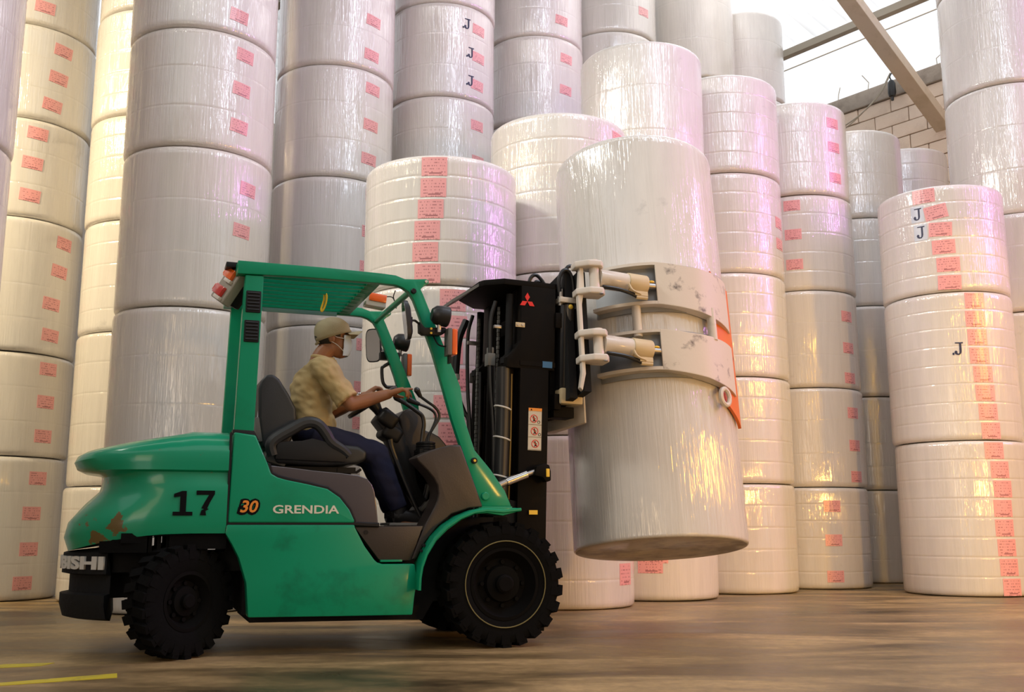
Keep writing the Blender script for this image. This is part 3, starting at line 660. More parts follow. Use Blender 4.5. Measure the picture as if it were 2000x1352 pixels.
# seams painted as real gaps: black strip behind the panel joints
b = MB(); b.box((-1.558, -.535, .92), (.012, .02, .53)); b.box((-1.21, -.535, .695), (.70, .02, .012)); P(b, 'panel_seam', M_BLACK)
# ---- decals: raised vinyl lettering
def decal(name, body, size, at, m, v=-.5512, parent=fk, **kw):
    me = text_mesh(name, body, size, kw.pop('ex', .0012), **kw); me.materials.append(m)
    Mx = Matrix.Translation((at[0], v, at[1])) @ Matrix.Rotation(PI/2, 4, 'X'); me.transform(Mx)
    return link(name, me, parent)
# fleet number in stencil-like slab figures
b = MB()
def poly(pts, v0=-.552, v1=-.5545): b.prism(pts, v0, v1)
poly([(-1.838, .737), (-1.838, .757), (-1.803, .757), (-1.803, .838), (-1.836, .832), (-1.836, .850), (-1.795, .866), (-1.772, .866), (-1.772, .757), (-1.738, .757), (-1.738, .737)])
poly([(-1.722, .846), (-1.722, .869), (-1.628, .869), (-1.628, .851), (-1.652, .805), (-1.664, .775), (-1.655, .771), (-1.672, .762), (-1.668, .738), (-1.700, .739), (-1.693, .765), (-1.680, .771), (-1.694, .776), (-1.680, .805), (-1.657, .847)])
P(b, 'fleet_number', M_DECALK, smooth=0)
decal('capacity_number', '30', .092, (-1.455, .781), M_DECALK, sx=1.05, shear=.22, offset=.012, v=-.5508)
decal('capacity_number', '30', .088, (-1.452, .783), M_DECALO, sx=1.05, shear=.22, offset=.002, v=-.5516)
decal('model_lettering', 'GRENDIA', .062, (-1.142, .770), M_DECALW, sx=1.36, offset=.0012)
# paint chips on the counterweight flank
for (u, z, a, c) in ((-2.06, .745, .035, .055), (-2.02, .655, .05, .02), (-2.115, .655, .03, .03), (-1.95, .735, .03, .010), (-2.02, 1.045, .035, .012)):
    pass
# ---- rear pillars with louvred vents
RP = [(-1.566, 2.075), (-1.519, 2.078), (-1.421, 2.078), (-1.421, 1.98), (-1.436, 1.19), (-1.541, 1.19)]
RPs = [(-1.519, 2.08), (-1.415, 2.08), (-1.418, 1.95), (-1.434, 1.185), (-1.541, 1.185)]
for s in (-1, 1):
    b = MB(); b.prism(RPs, s*.505, s*.425); rp = P(b, 'rear_pillar', M_GREEN, bevel=.010, seg=3)
    b = MB(); b.prism([(-1.548, 1.205), (-1.432, 1.20), (-1.405, 1.150), (-1.545, 1.175)], s*.512, s*.42); P(b, 'pillar_boot', M_BLACK, rp, bevel=.006)
    for (zc, uc) in ((1.926, -1.468), (1.757, -1.471)):
        b = MB(); b.box((uc, s*.506, zc), (.082, .012, .125)); vt = P(b, 'vent', M_BLACK, rp, bevel=.014, seg=3)
        # slats of the vent stay joined: about 3 px each in the photograph
        b = MB()
        for k in range(6): b.box((uc, s*.514, zc - .047 + .019*k), (.066, .008, .006), Matrix.Rotation(.5*s, 3, 'X'))
        q = P(b, 'vent_louvres', M_BLACKP, rp, smooth=0); q['kind'] = 'stuff'
# ---- overhead guard: side rails bent into the front pillars
RAIL_T = [(-1.563, 2.157), (-1.081, 2.157), (-.743, 2.151), (-.656, 2.146), (-.60, 2.128)]
EAR = [(-.545, 2.131), (-.471, 2.139), (-.456, 2.133), (-.452, 2.121), (-.457, 2.110), (-.478, 2.098), (-.503, 2.074)]
FRONT = [(-.488, 2.045), (-.44, 1.935), (-.25, 1.498), (-.221, 1.30), (-.159, 1.125), (-.059, 1.012), (.031, .888), (.072, .797)]
BACK = [(-.122, .797), (-.247, 1.152), (-.300, 1.30), (-.352, 1.47), (-.421, 1.688), (-.512, 1.924), (-.545, 2.005), (-.576, 2.052), (-.615, 2.076), (-.655, 2.087), (-.741, 2.090), (-1.243, 2.090), (-1.563, 2.080)]
for s in (-1, 1):
    b = MB(); b.prism(RAIL_T + EAR + FRONT + BACK, s*.515, s*.465)
    gf = P(b, 'overhead_guard_side', M_GREEN, bevel=.008, seg=2)
    b = MB(); b.cyl((-.470, s*.521, 2.122), (-.470, s*.459, 2.122), .0085, 14); P(b, 'lifting_eye', M_CREAM, gf)
    for (u, z, r, m) in ((-.548, 2.056, .016, M_BLACK), (-.164, 1.062, .018, M_BLACK), (-.094, .855, .024, M_GREEN)):
        b = MB(); b.lathe([(0, .016), (r*.8, .016), (r, .012), (r, -.002)], (u, s*.516, z), (0, s, 0), 18); bo = P(b, 'pillar_bolt', m, gf)
        if r == .018:
            b = MB(); b.cyl((u, s*.530, z), (u, s*.536, z), .008, 12); P(b, 'bolt_plug', M_GOLD, bo)
    # gusset plate at the foot
    b = MB(); b.box((-.03, s*.49, .790), (.21, .06, .014)); P(b, 'pillar_foot', M_GREEN, gf, bevel=.003)
gt = MB(); gt.box((-1.535, 0, 2.118), (.06, .93, .075)); gr = P(gt, 'guard_rear_beam', M_GREEN, bevel=.008)
b = MB(); b.box((-.775, 0, 2.104), (.075, .93, .022)); P(b, 'guard_front_beam', M_GREEN, bevel=.004)
b = MB(); b.tube([(-.555, -.47, 2.065), (-.555, .47, 2.065)], .019, 14); P(b, 'guard_cross_tube', M_GREEN)
for k in range(9):
    v = -.40 + .10*k
    b = MB(); b.box((-1.155, v, 2.116), (.75, .016, .052)); b.cyl((-.782, v, 2.110), (-.765, v, 2.110), .020, 10); P(b, 'guard_slat', M_GREEN, bevel=.003)
b = MB(); b.box((-1.075, .452, 2.098), (.49, .006, .052)); P(b, 'dust_strip', M_TEALS)
b = MB(); b.tube([(-.998, -.10, 2.12), (-.992, -.105, 2.07), (-1.00, -.10, 2.02), (-1.016, -.10, 1.985), (-1.022, -.095, 2.00), (-1.006, -.09, 2.06), (-1.004, -.09, 2.12)], .006, 6, 5); P(b, 'yellow_cord_loop', M_ROPE)
# work lamp wrapped in film under the roof
b = MB(); b.box((-.655, .06, 2.105), (.135, .085, .085), Matrix.Rotation(.12, 3, 'Y')); wl = P(b, 'roof_lamp', M_CLEAR, bevel=.012, seg=3)
b = MB(); b.box((-.645, .020, 2.122), (.112, .024, .052), Matrix.Rotation(.12, 3, 'Y')); P(b, 'amber_lens', M_AMBER, wl, bevel=.006)
b = MB(); b.tube([(-.60, .03, 2.135), (-.56, .0, 2.13), (-.545, -.02, 2.10), (-.535, -.03, 2.05)], .0035, 5, 5); b.tube([(-.56, -.1, 2.15), (-.562, -.06, 2.12), (-.545, -.02, 2.10), (-.53, -.02, 2.06)], .0035, 5, 5); P(b, 'lamp_wire', M_BLACK, wl)
# rear lamp cluster hung on the guard's back corner
aL = Vector((-.487, .25, -.838)).normalized(); aS = Vector((.33, -.83, -.44)); aS = (aS - aL*aS.dot(aL)).normalized(); aN = aL.cross(aS)
Ml = Matrix(((-aN.x, -aS.x, -aL.x, -1.600), (-aN.y, -aS.y, -aL.y, -.36), (-aN.z, -aS.z, -aL.z, 2.045), (0, 0, 0, 1)))
b = MB(Ml); b.box((.015, 0, 0), (.06, .165, .215)); rl = P(b, 'rear_lamp', mat('beige_lamp_body', (.30, .28, .22), .5), bevel=.012, seg=3)
b = MB(Ml); b.box((.065, 0, 0), (.09, .150, .19)); P(b, 'lamp_back', M_BLACK, rl, bevel=.02)
for z, m in ((.060, M_AMBER), (-.050, M_RED)):
    b = MB(Ml); b.box((-.022, .008, z), (.03, .105, .060)); b.box((-.018, .070, z), (.03, .02, .045)); P(b, 'lamp_lens', m, rl, bevel=.008)
    b = MB(Ml); b.box((-.022, -.020, z - .040), (.026, .08, .022)); P(b, 'white_lens', M_CLEAR, rl, bevel=.006)
b = MB(); b.box((-1.575, -.36, 2.150), (.09, .14, .03)); b.box((-1.545, -.34, 2.10), (.03, .1, .09)); P(b, 'lamp_bracket', M_BLACK, rl, bevel=.004)
# ---- lamps, indicators and mirrors on the front pillars
def lamp(u, v, z, name='head_lamp'):
    b = MB(); b.lathe([(0, -.055), (.035, -.052), (.055, -.03), (.060, .0), (.062, .045), (.056, .052), (0, .052)], (u, v, z), (1, 0, -.12), 20)
    hl = P(b, name, M_BLACKP); b = MB(); b.lathe([(.054, .053), (.03, .060), (0, .062)], (u, v, z), (1, 0, -.12), 20); P(b, 'lamp_lens', M_CLEAR, hl)
    b = MB(); b.cyl((u - .005, v, z - .055), (u - .005, v, z - .10), .012, 8); P(b, 'lamp_stem', M_STEEL, hl)
def indicator(u, v, z):
    b = MB(); b.box((u - .012, v, z), (.026, .085, .160)); ih = P(b, 'indicator_lamp', M_GREYP, bevel=.005)
    b = MB(); b.box((u + .017, v, z), (.034, .085, .155)); P(b, 'amber_lens', M_AMBER, ih, bevel=.010, seg=3)
    b = MB(); b.box((u - .005, v, z - .10), (.012, .04, .05)); P(b, 'indicator_bracket', M_BLACK, ih)
    b = MB(); b.tube([(u - .09, v*.9, z + .05), (u - .07, v*.97, z - .01), (u - .04, v, z - .025), (u - .02, v, z - .02)], .005, 6, 5); P(b, 'indicator_wire', M_BLACK, ih)
lamp(-.405, -.60, 1.902); indicator(-.342, -.60, 1.745)
lamp(-.355, .57, 1.945); indicator(-.318, .57, 1.782)
b = MB(); b.prism([(-.525, 1.862), (-.490, 1.828), (-.37, 1.838), (-.355, 1.825), (-.375, 1.800), (-.40, 1.788), (-.50, 1.786), (-.522, 1.80)], -.53, -.585); bk = P(b, 'lamp_bracket', M_BLACK, bevel=.004)
for z in (1.823, 1.797):
    b = MB(); b.cyl((-.455, -.585, z), (-.455, -.592, z), .007, 8); P(b, 'bracket_bolt', M_GOLD, bk)
b = MB(); b.box((-.44, .545, 1.835), (.14, .055, .055)); P(b, 'lamp_bracket', M_BLACK, bevel=.006)
def mirror(c, tilt, yaw, rod_to, h=.235, w=.115):
    Mm = Matrix.Translation(c) @ Matrix.Rotation(yaw, 4, 'Z') @ Matrix.Rotation(tilt, 4, 'Y')
    b = MB(Mm)
    n = 24; pts = []
    for k in range(n):
        a = 2*PI*k/n; q = .5
        pts.append((math.copysign(abs(math.cos(a))**q, math.cos(a))*w/2, math.copysign(abs(math.sin(a))**q, math.sin(a))*h/2))
    def ring(sc, x): return [b.v((x + .018*(1 - (p[1]*2/h)**2)*0 , p[0]*sc, p[1]*sc)) for p in pts]
    A, B, C = ring(1, 0), ring(.96, .022), ring(.7, .034)
    for X, Y in ((A, B), (B, C)):
        for k in range(n): b.f([X[k], X[(k+1) % n], Y[(k+1) % n], Y[k]])
    b.f(A[::-1]); b.f(C)
    mo = P(b, 'rear_view_mirror', M_BLACKP)
    b = MB(Mm); a = [b.v((-.002, p[0]*.90, p[1]*.93)) for p in pts]; c2 = [b.v((.003, p[0]*.90, p[1]*.93)) for p in pts]; b.f(a[::-1]); b.f(c2)
    for k in range(n): b.f([a[k], a[(k+1) % n], c2[(k+1) % n], c2[k]])
    P(b, 'mirror_glass', M_MIRROR, mo, smooth=0)
    p0 = Mm @ Vector((.03, 0, 0)); b = MB(); b.tube([p0, tuple(Vector(p0).lerp(Vector(rod_to), .45) + Vector((0, 0, .012))), rod_to], .007, 8); b.box(p0, (.025, .03, .035)); P(b, 'mirror_arm', M_BLACKP, mo)
mirror((-.545, .60, 1.915), R_(-6), R_(52), (-.47, .55, 1.86))
mirror((-.625, -.63, 1.852), R_(-7), R_(-4), (-.51, -.56, 1.845))
b = MB(); b.tube([(-.445, .50, 1.785), (-.492, .50, 1.755), (-.502, .50, 1.735), (-.495, .50, 1.655), (-.475, .50, 1.622), (-.455, .50, 1.615), (-.395, .50, 1.617)], .012, 8, 3); P(b, 'grab_handle', M_BLACKP)
# ---- seat
SB = [(-1.355, 1.13), (-1.385, 1.30), (-1.392, 1.47), (-1.380, 1.52), (-1.350, 1.555), (-1.310, 1.560), (-1.275, 1.535), (-1.215, 1.445), (-1.172, 1.365), (-1.165, 1.30), (-1.190, 1.18), (-1.23, 1.10)]
b = MB(); b.prism(SB, -.235, .235); seat = P(b, 'seat', M_SEAT, bevel=.035, seg=4)
b = MB(); b.prism([(-1.27, 1.04), (-1.30, 1.10), (-1.26, 1.165), (-1.05, 1.170), (-.80, 1.150), (-.745, 1.120), (-.75, 1.07), (-.80, 1.045), (-1.0, 1.03)], -.255, .255); P(b, 'seat_cushion', M_SEAT, seat, bevel=.03, seg=4)
for s in (-1, 1):
    pts = [(-1.30, 1.08), (-1.315, 1.135), (-1.29, 1.178), (-1.20, 1.235), (-1.135, 1.272), (-1.085, 1.280), (-1.04, 1.262), (-1.00, 1.215), (-.965, 1.165), (-.90, 1.125), (-.86, 1.09)]
    b = MB(); b.tube([(u, s*.285, z) for u, z in pts], [.030, .034, .036, .036, .034, .034, .034, .034, .032, .028, .024], 10, 3); P(b, 'seat_bolster', M_SEAT, seat)
    b = MB(); b.prism([(-1.29, 1.06), (-1.28, 1.16), (-1.14, 1.17), (-1.08, 1.185), (-.96, 1.16), (-.88, 1.11), (-.88, 1.05)], s*.27, s*.30); P(b, 'seat_side', M_BLACK, seat, bevel=.008)
b = MB(); b.box((-1.362, -.10, 1.235), (.075, .26, .145), Matrix.Rotation(-.06, 3, 'Y')); pk = P(b, 'document_pocket', M_GREYP, seat, bevel=.01)
b = MB(); b.cyl((-1.372, -.20, 1.30), (-1.368, -.20, 1.36), .018, 12); P(b, 'pocket_paper', M_TICKET, seat)
b = MB(); b.box((-1.27, -.05, 1.08), (.13, .36, .09), Matrix.Rotation(.3, 3, 'Y')); P(b, 'seat_hinge', M_GREYP, seat, bevel=.02)
b = MB(); b.box((-1.03, -.17, 1.010), (.46, .03, .035)); b.box((-1.03, .17, 1.010), (.46, .03, .035)); b.box((-.86, -.17, 1.010), (.10, .04, .025)); b.tube([(-.84, -.17, 1.0), (-.79, -.17, 1.0), (-.765, -.17, 1.018)], .008, 6); P(b, 'seat_rail', M_BLACK, seat)
b = MB(); b.box((-1.02, 0, 1.0), (.40, .30, .04)); P(b, 'seat_plinth', M_BLACK, seat)
# ---- steering column, wheel, dash, levers, pedals
b = MB(); b.prism([(-.665, 1.329), (-.60, 1.415), (-.545, 1.375), (-.50, 1.29), (-.42, 1.09), (-.39, .94), (-.31, .80), (-.38, .80), (-.47, .96), (-.535, 1.12), (-.60, 1.25)], -.085, .085); colm = P(b, 'steering_column', M_BLACK, bevel=.012)
b = MB(); b.box((-.585, -.02, 1.335), (.12, .20, .10), Matrix.Rotation(.6, 3, 'Y')); b.box((-.555, 0, 1.25), (.13, .20, .10), Matrix.Rotation(.5, 3, 'Y')); P(b, 'column_cover', M_BLACK, colm, bevel=.035, seg=4)
# wheel plane fitted to rim points (-.80,1.355) and (-.54,1.535)
wc = Vector((-.668, 0, 1.448)); wn = Vector((-.565, 0, .825)).normalized(); e1 = Vector((.825, 0, .565)).normalized(); e2 = Vector((0, 1, 0)); Rw = .165
ring_pts = [wc + e1*(Rw*math.cos(a)) + e2*(Rw*math.sin(a)) for a in [2*PI*k/36 for k in range(36)]]
b = MB(); b.tube(ring_pts, .0145, 10, closed=True); sw = P(b, 'steering_wheel', M_BLACKP)
b = MB(); b.lathe([(0, .02), (.035, .018), (.045, .0), (.03, -.06), (.025, -.11), (0, -.11)], wc, wn, 18)
for a in (.5, 2.6, 4.7): b.tube([wc, wc + e1*(Rw*math.cos(a)) + e2*(Rw*math.sin(a))], .010, 8)
P(b, 'wheel_hub', M_BLACKP, sw)
kp = wc + e1*(Rw*math.cos(1.2)) + e2*(Rw*math.sin(1.2)); b = MB(); b.ball(kp + wn*.05, (.024, .024, .030), 12, 8); b.cyl(kp, kp + wn*.04, .008, 8); P(b, 'spinner_knob', M_BLACKP, sw)
b = MB(); b.prism([(-.505, 1.355), (-.475, 1.395), (-.445, 1.416), (-.405, 1.418), (-.365, 1.395), (-.34, 1.35), (-.331, 1.28), (-.285, 1.268), (-.235, 1.243), (-.195, 1.20), (-.16, 1.15), (-.30, 1.13), (-.36, 1.06), (-.44, 1.05)], -.02, .36); P(b, 'dashboard', M_BROWN, bevel=.02, seg=3)
lev = [([(-.452, -.27, 1.497), (-.43, -.26, 1.465), (-.38, -.25, 1.433), (-.334, -.235, 1.408), (-.302, -.225, 1.375), (-.298, -.22, 1.335), (-.33, -.215, 1.28), (-.358, -.21, 1.225), (-.365, -.21, 1.14)], .0085),
       ([(-.478, -.19, 1.447), (-.42, -.19, 1.425), (-.355, -.185, 1.402), (-.315, -.18, 1.375), (-.306, -.18, 1.335), (-.33, -.175, 1.27), (-.361, -.17, 1.207), (-.365, -.17, 1.14)], .0085),
       ([(-.544, -.12, 1.465), (-.48, -.12, 1.43), (-.42, -.12, 1.392), (-.378, -.12, 1.36), (-.366, -.12, 1.31), (-.372, -.12, 1.25), (-.387, -.12, 1.13)], .013)]
for pts, r in lev:
    b = MB(); b.tube(pts, r, 8, 4); lv = P(b, 'hydraulic_lever', M_BLACKP)
    p0, p1 = Vector(pts[0]), Vector(pts[1]); dd = (p0 - p1).normalized(); b = MB(); b.tube([p1 - dd*.005, p0 + dd*.005, p0 + dd*.02], [.012, .019, .010], 10); P(b, 'lever_knob', M_BLACKP, lv)
b = MB()
for k in range(4): b.tube([(-.365 + .05*math.cos(a), -.165 + .075*math.sin(a), 1.135 + .016*k) for a in [2*PI*q/20 for q in range(20)]], .012 - .001*k, 6, closed=True)
b.box((-.37, -.165, 1.12), (.10, .14, .05)); P(b, 'lever_boot', M_BLACK)
b = MB(); b.tube([(-.60, -.20, 1.20), (-.575, -.20, 1.12), (-.46, -.20, .86), (-.40, -.20, .74)], [.020, .014, .012, .012], 8, 4); P(b, 'parking_brake_lever', M_BLACKP)
b = MB(); b.tube([(-.525, .12, 1.06), (-.48, .12, .96), (-.43, .12, .84)], [.016, .022, .016], 8, 3); P(b, 'pedal_linkage', M_GREYP)
for v, u in ((-.10, -.36), (.05, -.36), (.18, -.34)):
    b = MB(); b.box((u, v, .80), (.02, .085, .07), Matrix.Rotation(.7, 3, 'Y')); b.tube([(u + .01, v, .80), (u + .06, v, .86), (u + .08, v, .95)], .010, 6); P(b, 'pedal', M_GREYP, bevel=.004)
# ---- wheels
def wheel(name, u, v, R, w, steer, rim_r, out, ring=False):
    M = Matrix.Translation((u, v, R + .001)) @ Matrix.Rotation(steer, 4, 'Z')
    s = out; hw = w/2; b = MB(M)
    prof = [(rim_r, -hw*.78), (rim_r + .02, -hw*.9), (R*.80, -hw), (R - .045, -hw*.98), (R - .022, -hw*.86), (R - .020, 0), (R - .022, hw*.86), (R - .045, hw*.98), (R*.80, hw), (rim_r + .02, hw*.9), (rim_r, hw*.78)]
    b.lathe(prof, (0, 0, 0), (0, s, 0), 56)
    n = 22
    for k in range(n):
        for side in (-1, 1):
            a = 2*PI*(k + (0.5 if side > 0 else 0))/n
            Rm = Matrix.Rotation(a, 3, 'Y')
            b.box(Rm @ Vector((0, side*hw*.50, R - .014)), (2*PI*R/n*.56, hw*.98, .028), Rm @ Matrix.Rotation(side*.18, 3, 'Z'))
            b.box(Rm @ Vector((0, side*hw*.955, R - .045)), (2*PI*R/n*.5, hw*.12, .055), Rm)
    wh = P(b, name, M_TYRE, smooth=40)
    b = MB(M); b.lathe([(rim_r + .004, hw*.72), (rim_r + .006, hw*.86), (rim_r - .012, hw*.88), (rim_r - .03, hw*.55), (rim_r*.72, hw*.30), (rim_r*.55, hw*.36), (rim_r*.50, hw*.60), (rim_r*.34, hw*.66), (0, hw*.66)], (0, 0, 0), (0, s, 0), 40)
    rm = P(b, 'wheel_rim', M_RIMP, wh)
    b = MB(M); b.lathe([(rim_r*.27, hw*.60), (rim_r*.26, hw*.92), (rim_r*.20, hw*1.0), (0, hw*1.0)], (0, 0, 0), (0, s, 0), 24); P(b, 'hub_cap', M_RIMP, wh)
    for k in range(8):
        a = 2*PI*k/8; x, z = rim_r*.62*math.cos(a), rim_r*.62*math.sin(a)
        b = MB(M); b.cyl((x, s*hw*.30, z), (x, s*hw*.50, z), .013, 6); P(b, 'wheel_nut', M_RIMP, wh, smooth=0)
    if ring:
        b = MB(M); b.tube([(.243*math.cos(2*PI*k/56), s*hw*.99, .243*math.sin(2*PI*k/56)) for k in range(56)], .0035, 6, closed=True); P(b, 'painted_ring', M_RING, wh)
for s in (-1, 1):
    wheel('front_wheel', 0, s*.505, .354, .232, 0, .20, s, True)
    wheel('rear_wheel', -1.775, s*.475, .292, .170, R_(36), .15, s)
b = MB(); b.cyl((0, -.42, .355), (0, .42, .355), .09, 14); b.box((0, 0, .42), (.22, .5, .3)); P(b, 'drive_axle', M_CAST)
# ---- mast (leans forward by 0.025 rad)
MM = Matrix.Rotation(.025, 4, 'Y')
b = MB(MM)
for s in (-1, 1):
    b.box((.232, s*.375, 1.10), (.19, .018, 2.06)); b.box((.145, s*.345, 1.10), (.018, .075, 2.06)); b.box((.318, s*.345, 1.10), (.018, .075, 2.06))
mast = P(b, 'mast', M_MAST, bevel=.004)
for s in (-1, 1):
    b = MB(MM); b.box((.205, s*.285, 1.12), (.15, .014, 2.10)); b.box((.135, s*.26, 1.12), (.014, .06, 2.10)); b.box((.275, s*.26, 1.12), (.014, .06, 2.10)); P(b, 'inner_mast_rail', M_MAST, mast, bevel=.003)
    b = MB(MM); b.cyl((.085, s*.30, .22), (.085, s*.30, 1.72), .042, 18); lc = P(b, 'lift_cylinder', M_MAST, mast)
    b = MB(MM); b.cyl((.085, s*.30, 1.70), (.085, s*.30, 2.14), .024, 14); b.cyl((.085, s*.30, 1.69), (.085, s*.30, 1.73), .05, 18); P(b, 'cylinder_rod', M_CAST, lc)
    # lift chain: plates joined, a few pixels each
    b = MB(MM)
    for k in range(64): b.box((.045, s*.205, 2.06 - k*.028), (.012, .026 if k % 2 else .016, .024))
    q = P(b, 'lift_chain', M_STEEL if False else M_GREYP, mast, smooth=0); q['kind'] = 'stuff'
    b = MB(MM); b.tube([(.01, s*.24, 2.10), (-.02, s*.24, 1.95), (-.01, s*.24, 1.6), (.02, s*.24, 1.25), (.03, s*.24, .7)], .013, 8, 5); P(b, 'mast_hose', M_BLACKP, mast)
    b = MB(MM); b.tube([(.05, s*.155, 1.70), (.055, s*.16, 1.3), (.05, s*.165, .6)], .011, 8, 4); P(b, 'mast_hose', M_BLACKP, mast)
for z, w in ((.26, .1), (1.20, .09), (1.98, .1)):
    b = MB(MM); b.box((.18, 0, z), (.05, .72, w)); P(b, 'mast_crossbar', M_MAST, mast, bevel=.004)
b = MB(MM); b.cyl((.10, 0, .25), (.10, 0, 1.75), .05, 18); b.cyl((.10, 0, 1.74), (.10, 0, 2.05), .03, 14); P(b, 'free_lift_cylinder', M_MAST, mast)
# near hose bundle with its tie bands
b = MB(MM); b.tube([(.045, -.325, 1.66), (.048, -.328, 1.3), (.045, -.325, .75)], .048, 14, 4); hb = P(b, 'hose_bundle', M_BLACKP, mast)
for k, z in enumerate((1.405, 1.215, .98)):
    b = MB(MM); b.tube([(.046 + .051*math.cos(2*PI*q/20), -.327 + .051*math.sin(2*PI*q/20), z + .012*math.cos(2*PI*q/20)*-1) for q in range(20)], .006, 6, closed=True); P(b, 'tie_band', M_TIE, hb)
b = MB(MM); b.tube([(.092, -.352, 1.62), (.094, -.354, 1.2), (.09, -.352, .8)], .005, 5, 2); P(b, 'yellow_hose_line', mat('dull_amber', (.22, .13, .02), .5), hb)
# far-side hoses sweeping down beside the mast
b = MB(MM); b.tube([(.02, .42, 2.10), (-.03, .42, 1.95), (-.045, .42, 1.70)], .026, 10, 5); fh = P(b, 'hose_sleeve', M_BLACKP, mast)
b = MB(MM); b.tube([(-.045, .42, 1.70), (-.035, .42, 1.60), (.02, .41, 1.46), (.06, .40, 1.36), (.06, .40, .9)], .018, 8, 5); P(b, 'mast_hose', M_BLACKP, fh)
b = MB(MM); b.cyl((-.045, .42, 1.715), (-.044, .42, 1.68), .030, 12); P(b, 'hose_clip', M_TIE, fh)
b = MB(MM); b.box((-.055, .45, 1.83), (.07, .06, .13)); P(b, 'valve_block', M_GREYP, mast, bevel=.006)
b = MB(MM); b.box((-.01, -.22, 1.72), (.05, .07, .08)); b.box((-.01, -.22, 1.78), (.035, .05, .04)); P(b, 'chain_anchor', M_GREYP, mast, bevel=.005)
b = MB(MM); b.box((.02, -.26, 1.93), (.05, .025, .02)); b.box((-.0, .20, 1.90), (.07, .03, .025)); P(b, 'hose_clamp', M_STEEL, mast, bevel=.003)
# head cover plate and shroud
cap = [(-.10, .215), (-.10, -.225), (-.085, -.275), (.02, -.372), (.405, -.372), (.405, .40), (.06, .40)]
b = MB(MM); b.plan(cap, 2.185, 2.222); cp = P(b, 'mast_head_plate', M_MAST, mast, bevel=.004)
b = MB(MM); b.plan([(-.25, .24), (-.12, -.25), (-.09, -.25), (-.09, .24)], 2.10, 2.11) if False else b.sheet(lambda i, j: (-.10 - .16*i, .215 - .44*j + .06*i*j, 2.21 - .11*i), 1, 1, lambda i, j: (-.10 - .16*i, .215 - .44*j + .06*i*j, 2.19 - .11*i))
P(b, 'head_plate_flap', M_GREYP, cp)
b = MB(MM); b.prism([(.135, 2.185), (.365, 2.185), (.365, 1.655), (.045, 1.655), (.045, 1.72), (.09, 1.765), (.135, 1.83)], -.385, -.20); sh = P(b, 'mast_shroud', M_MAST, mast, bevel=.006)
b = MB(MM); b.prism([(.135, 2.185), (.365, 2.185), (.365, 1.655), (.045, 1.655), (.045, 1.72), (.09, 1.765), (.135, 1.83)], .20, .385); P(b, 'mast_shroud', M_MAST, mast, bevel=.006)
b = MB(MM); b.box((.25, -.386, 1.690), (.235, .006, .03)); P(b, 'shroud_lip', M_MAST, sh)
b = MB(MM); b.box((.315, -.388, 1.690), (.065, .004, .040)); P(b, 'blue_sticker', M_BLUEL, sh)
# three-diamond emblem
b = MB(MM)
ec = Vector((.172, 0, 2.085)); q = .033
for a in (90, 210, 330):
    d1 = Vector((math.cos(R_(a)), 0, math.sin(R_(a)))); l1 = Vector((math.cos(R_(a+30)), 0, math.sin(R_(a+30)))); l2 = Vector((math.cos(R_(a-30)), 0, math.sin(R_(a-30))))
    pts = [ec, ec + l2*q*.98, ec + (l1 + l2)*q*.98, ec + l1*q*.98]; b.prism([(p.x, p.z) for p in pts], -.3855, -.3885)
P(b, 'maker_emblem', M_DECALR, sh, smooth=0)
b = MB(MM); b.box((.128, -.387, 1.930), (.062, .004, .030)); gp = P(b, 'gold_plate', M_BRASSY, sh, bevel=.002)
for du in (-.016, .016):
    b = MB(MM); b.cyl((.128 + du, -.388, 1.930), (.128 + du, -.394, 1.930), .008, 10); P(b, 'plate_screw', M_STEEL, gp)
# pictogram sticker on the mast rail
b = MB(MM); b.box((.240, -.3855, 1.280), (.088, .0025, .262)); sk = P(b, 'warning_sticker', M_STICK, mast, smooth=0)
b = MB(MM); b.box((.240, -.3875, 1.402), (.088, .002, .018)); P(b, 'orange_header', M_DECALO, sk, smooth=0)
b = MB(MM); b.prism([(.208, 1.396), (.220, 1.396), (.214, 1.408)], -.3886, -.3892); P(b, 'header_symbol', M_DECALK, sk, smooth=0)
for k, z in enumerate((1.345, 1.268, 1.190)):
    cx = .232 + .006*k
    b = MB(MM); b.tube([(cx + .023*math.cos(2*PI*i/24), -.3875, z + .023*math.sin(2*PI*i/24)) for i in range(24)], .0022, 5, closed=True); b.bar((cx - .016, -.3875, z + .016), (cx + .016, -.3875, z - .016), .003, .003); P(b, 'ban_ring', M_DECALR, sk)
    b = MB(MM); b.ball((cx - .002, -.3878, z + .012), (.004, .0015, .004), 8, 5); b.bar((cx - .002, -.3876, z + .008), (cx + .002, -.3876, z - .006), .007, .002, (0, 1, 0)); b.bar((cx + .002, -.3876, z - .006), (cx - .006, -.3876, z - .018), .004, .002, (0, 1, 0)); b.bar((cx + .002, -.3876, z - .006), (cx + .008, -.3876, z - .017), .004, .002, (0, 1, 0)); b.bar((cx, -.3876, z + .004), (cx + .012, -.3876, z - .001), .003, .002, (0, 1, 0))
    if k < 2: b.tube([(cx + .033 + .008*math.cos(2*PI*i/14), -.3875, z - .020 + .008*math.sin(2*PI*i/14)) for i in range(14)], .0014, 5, closed=True)
    b.box((.240, -.3874, z - .037), (.086, .001, .0015)); P(b, 'pictogram', M_DECALK, sk, smooth=0)
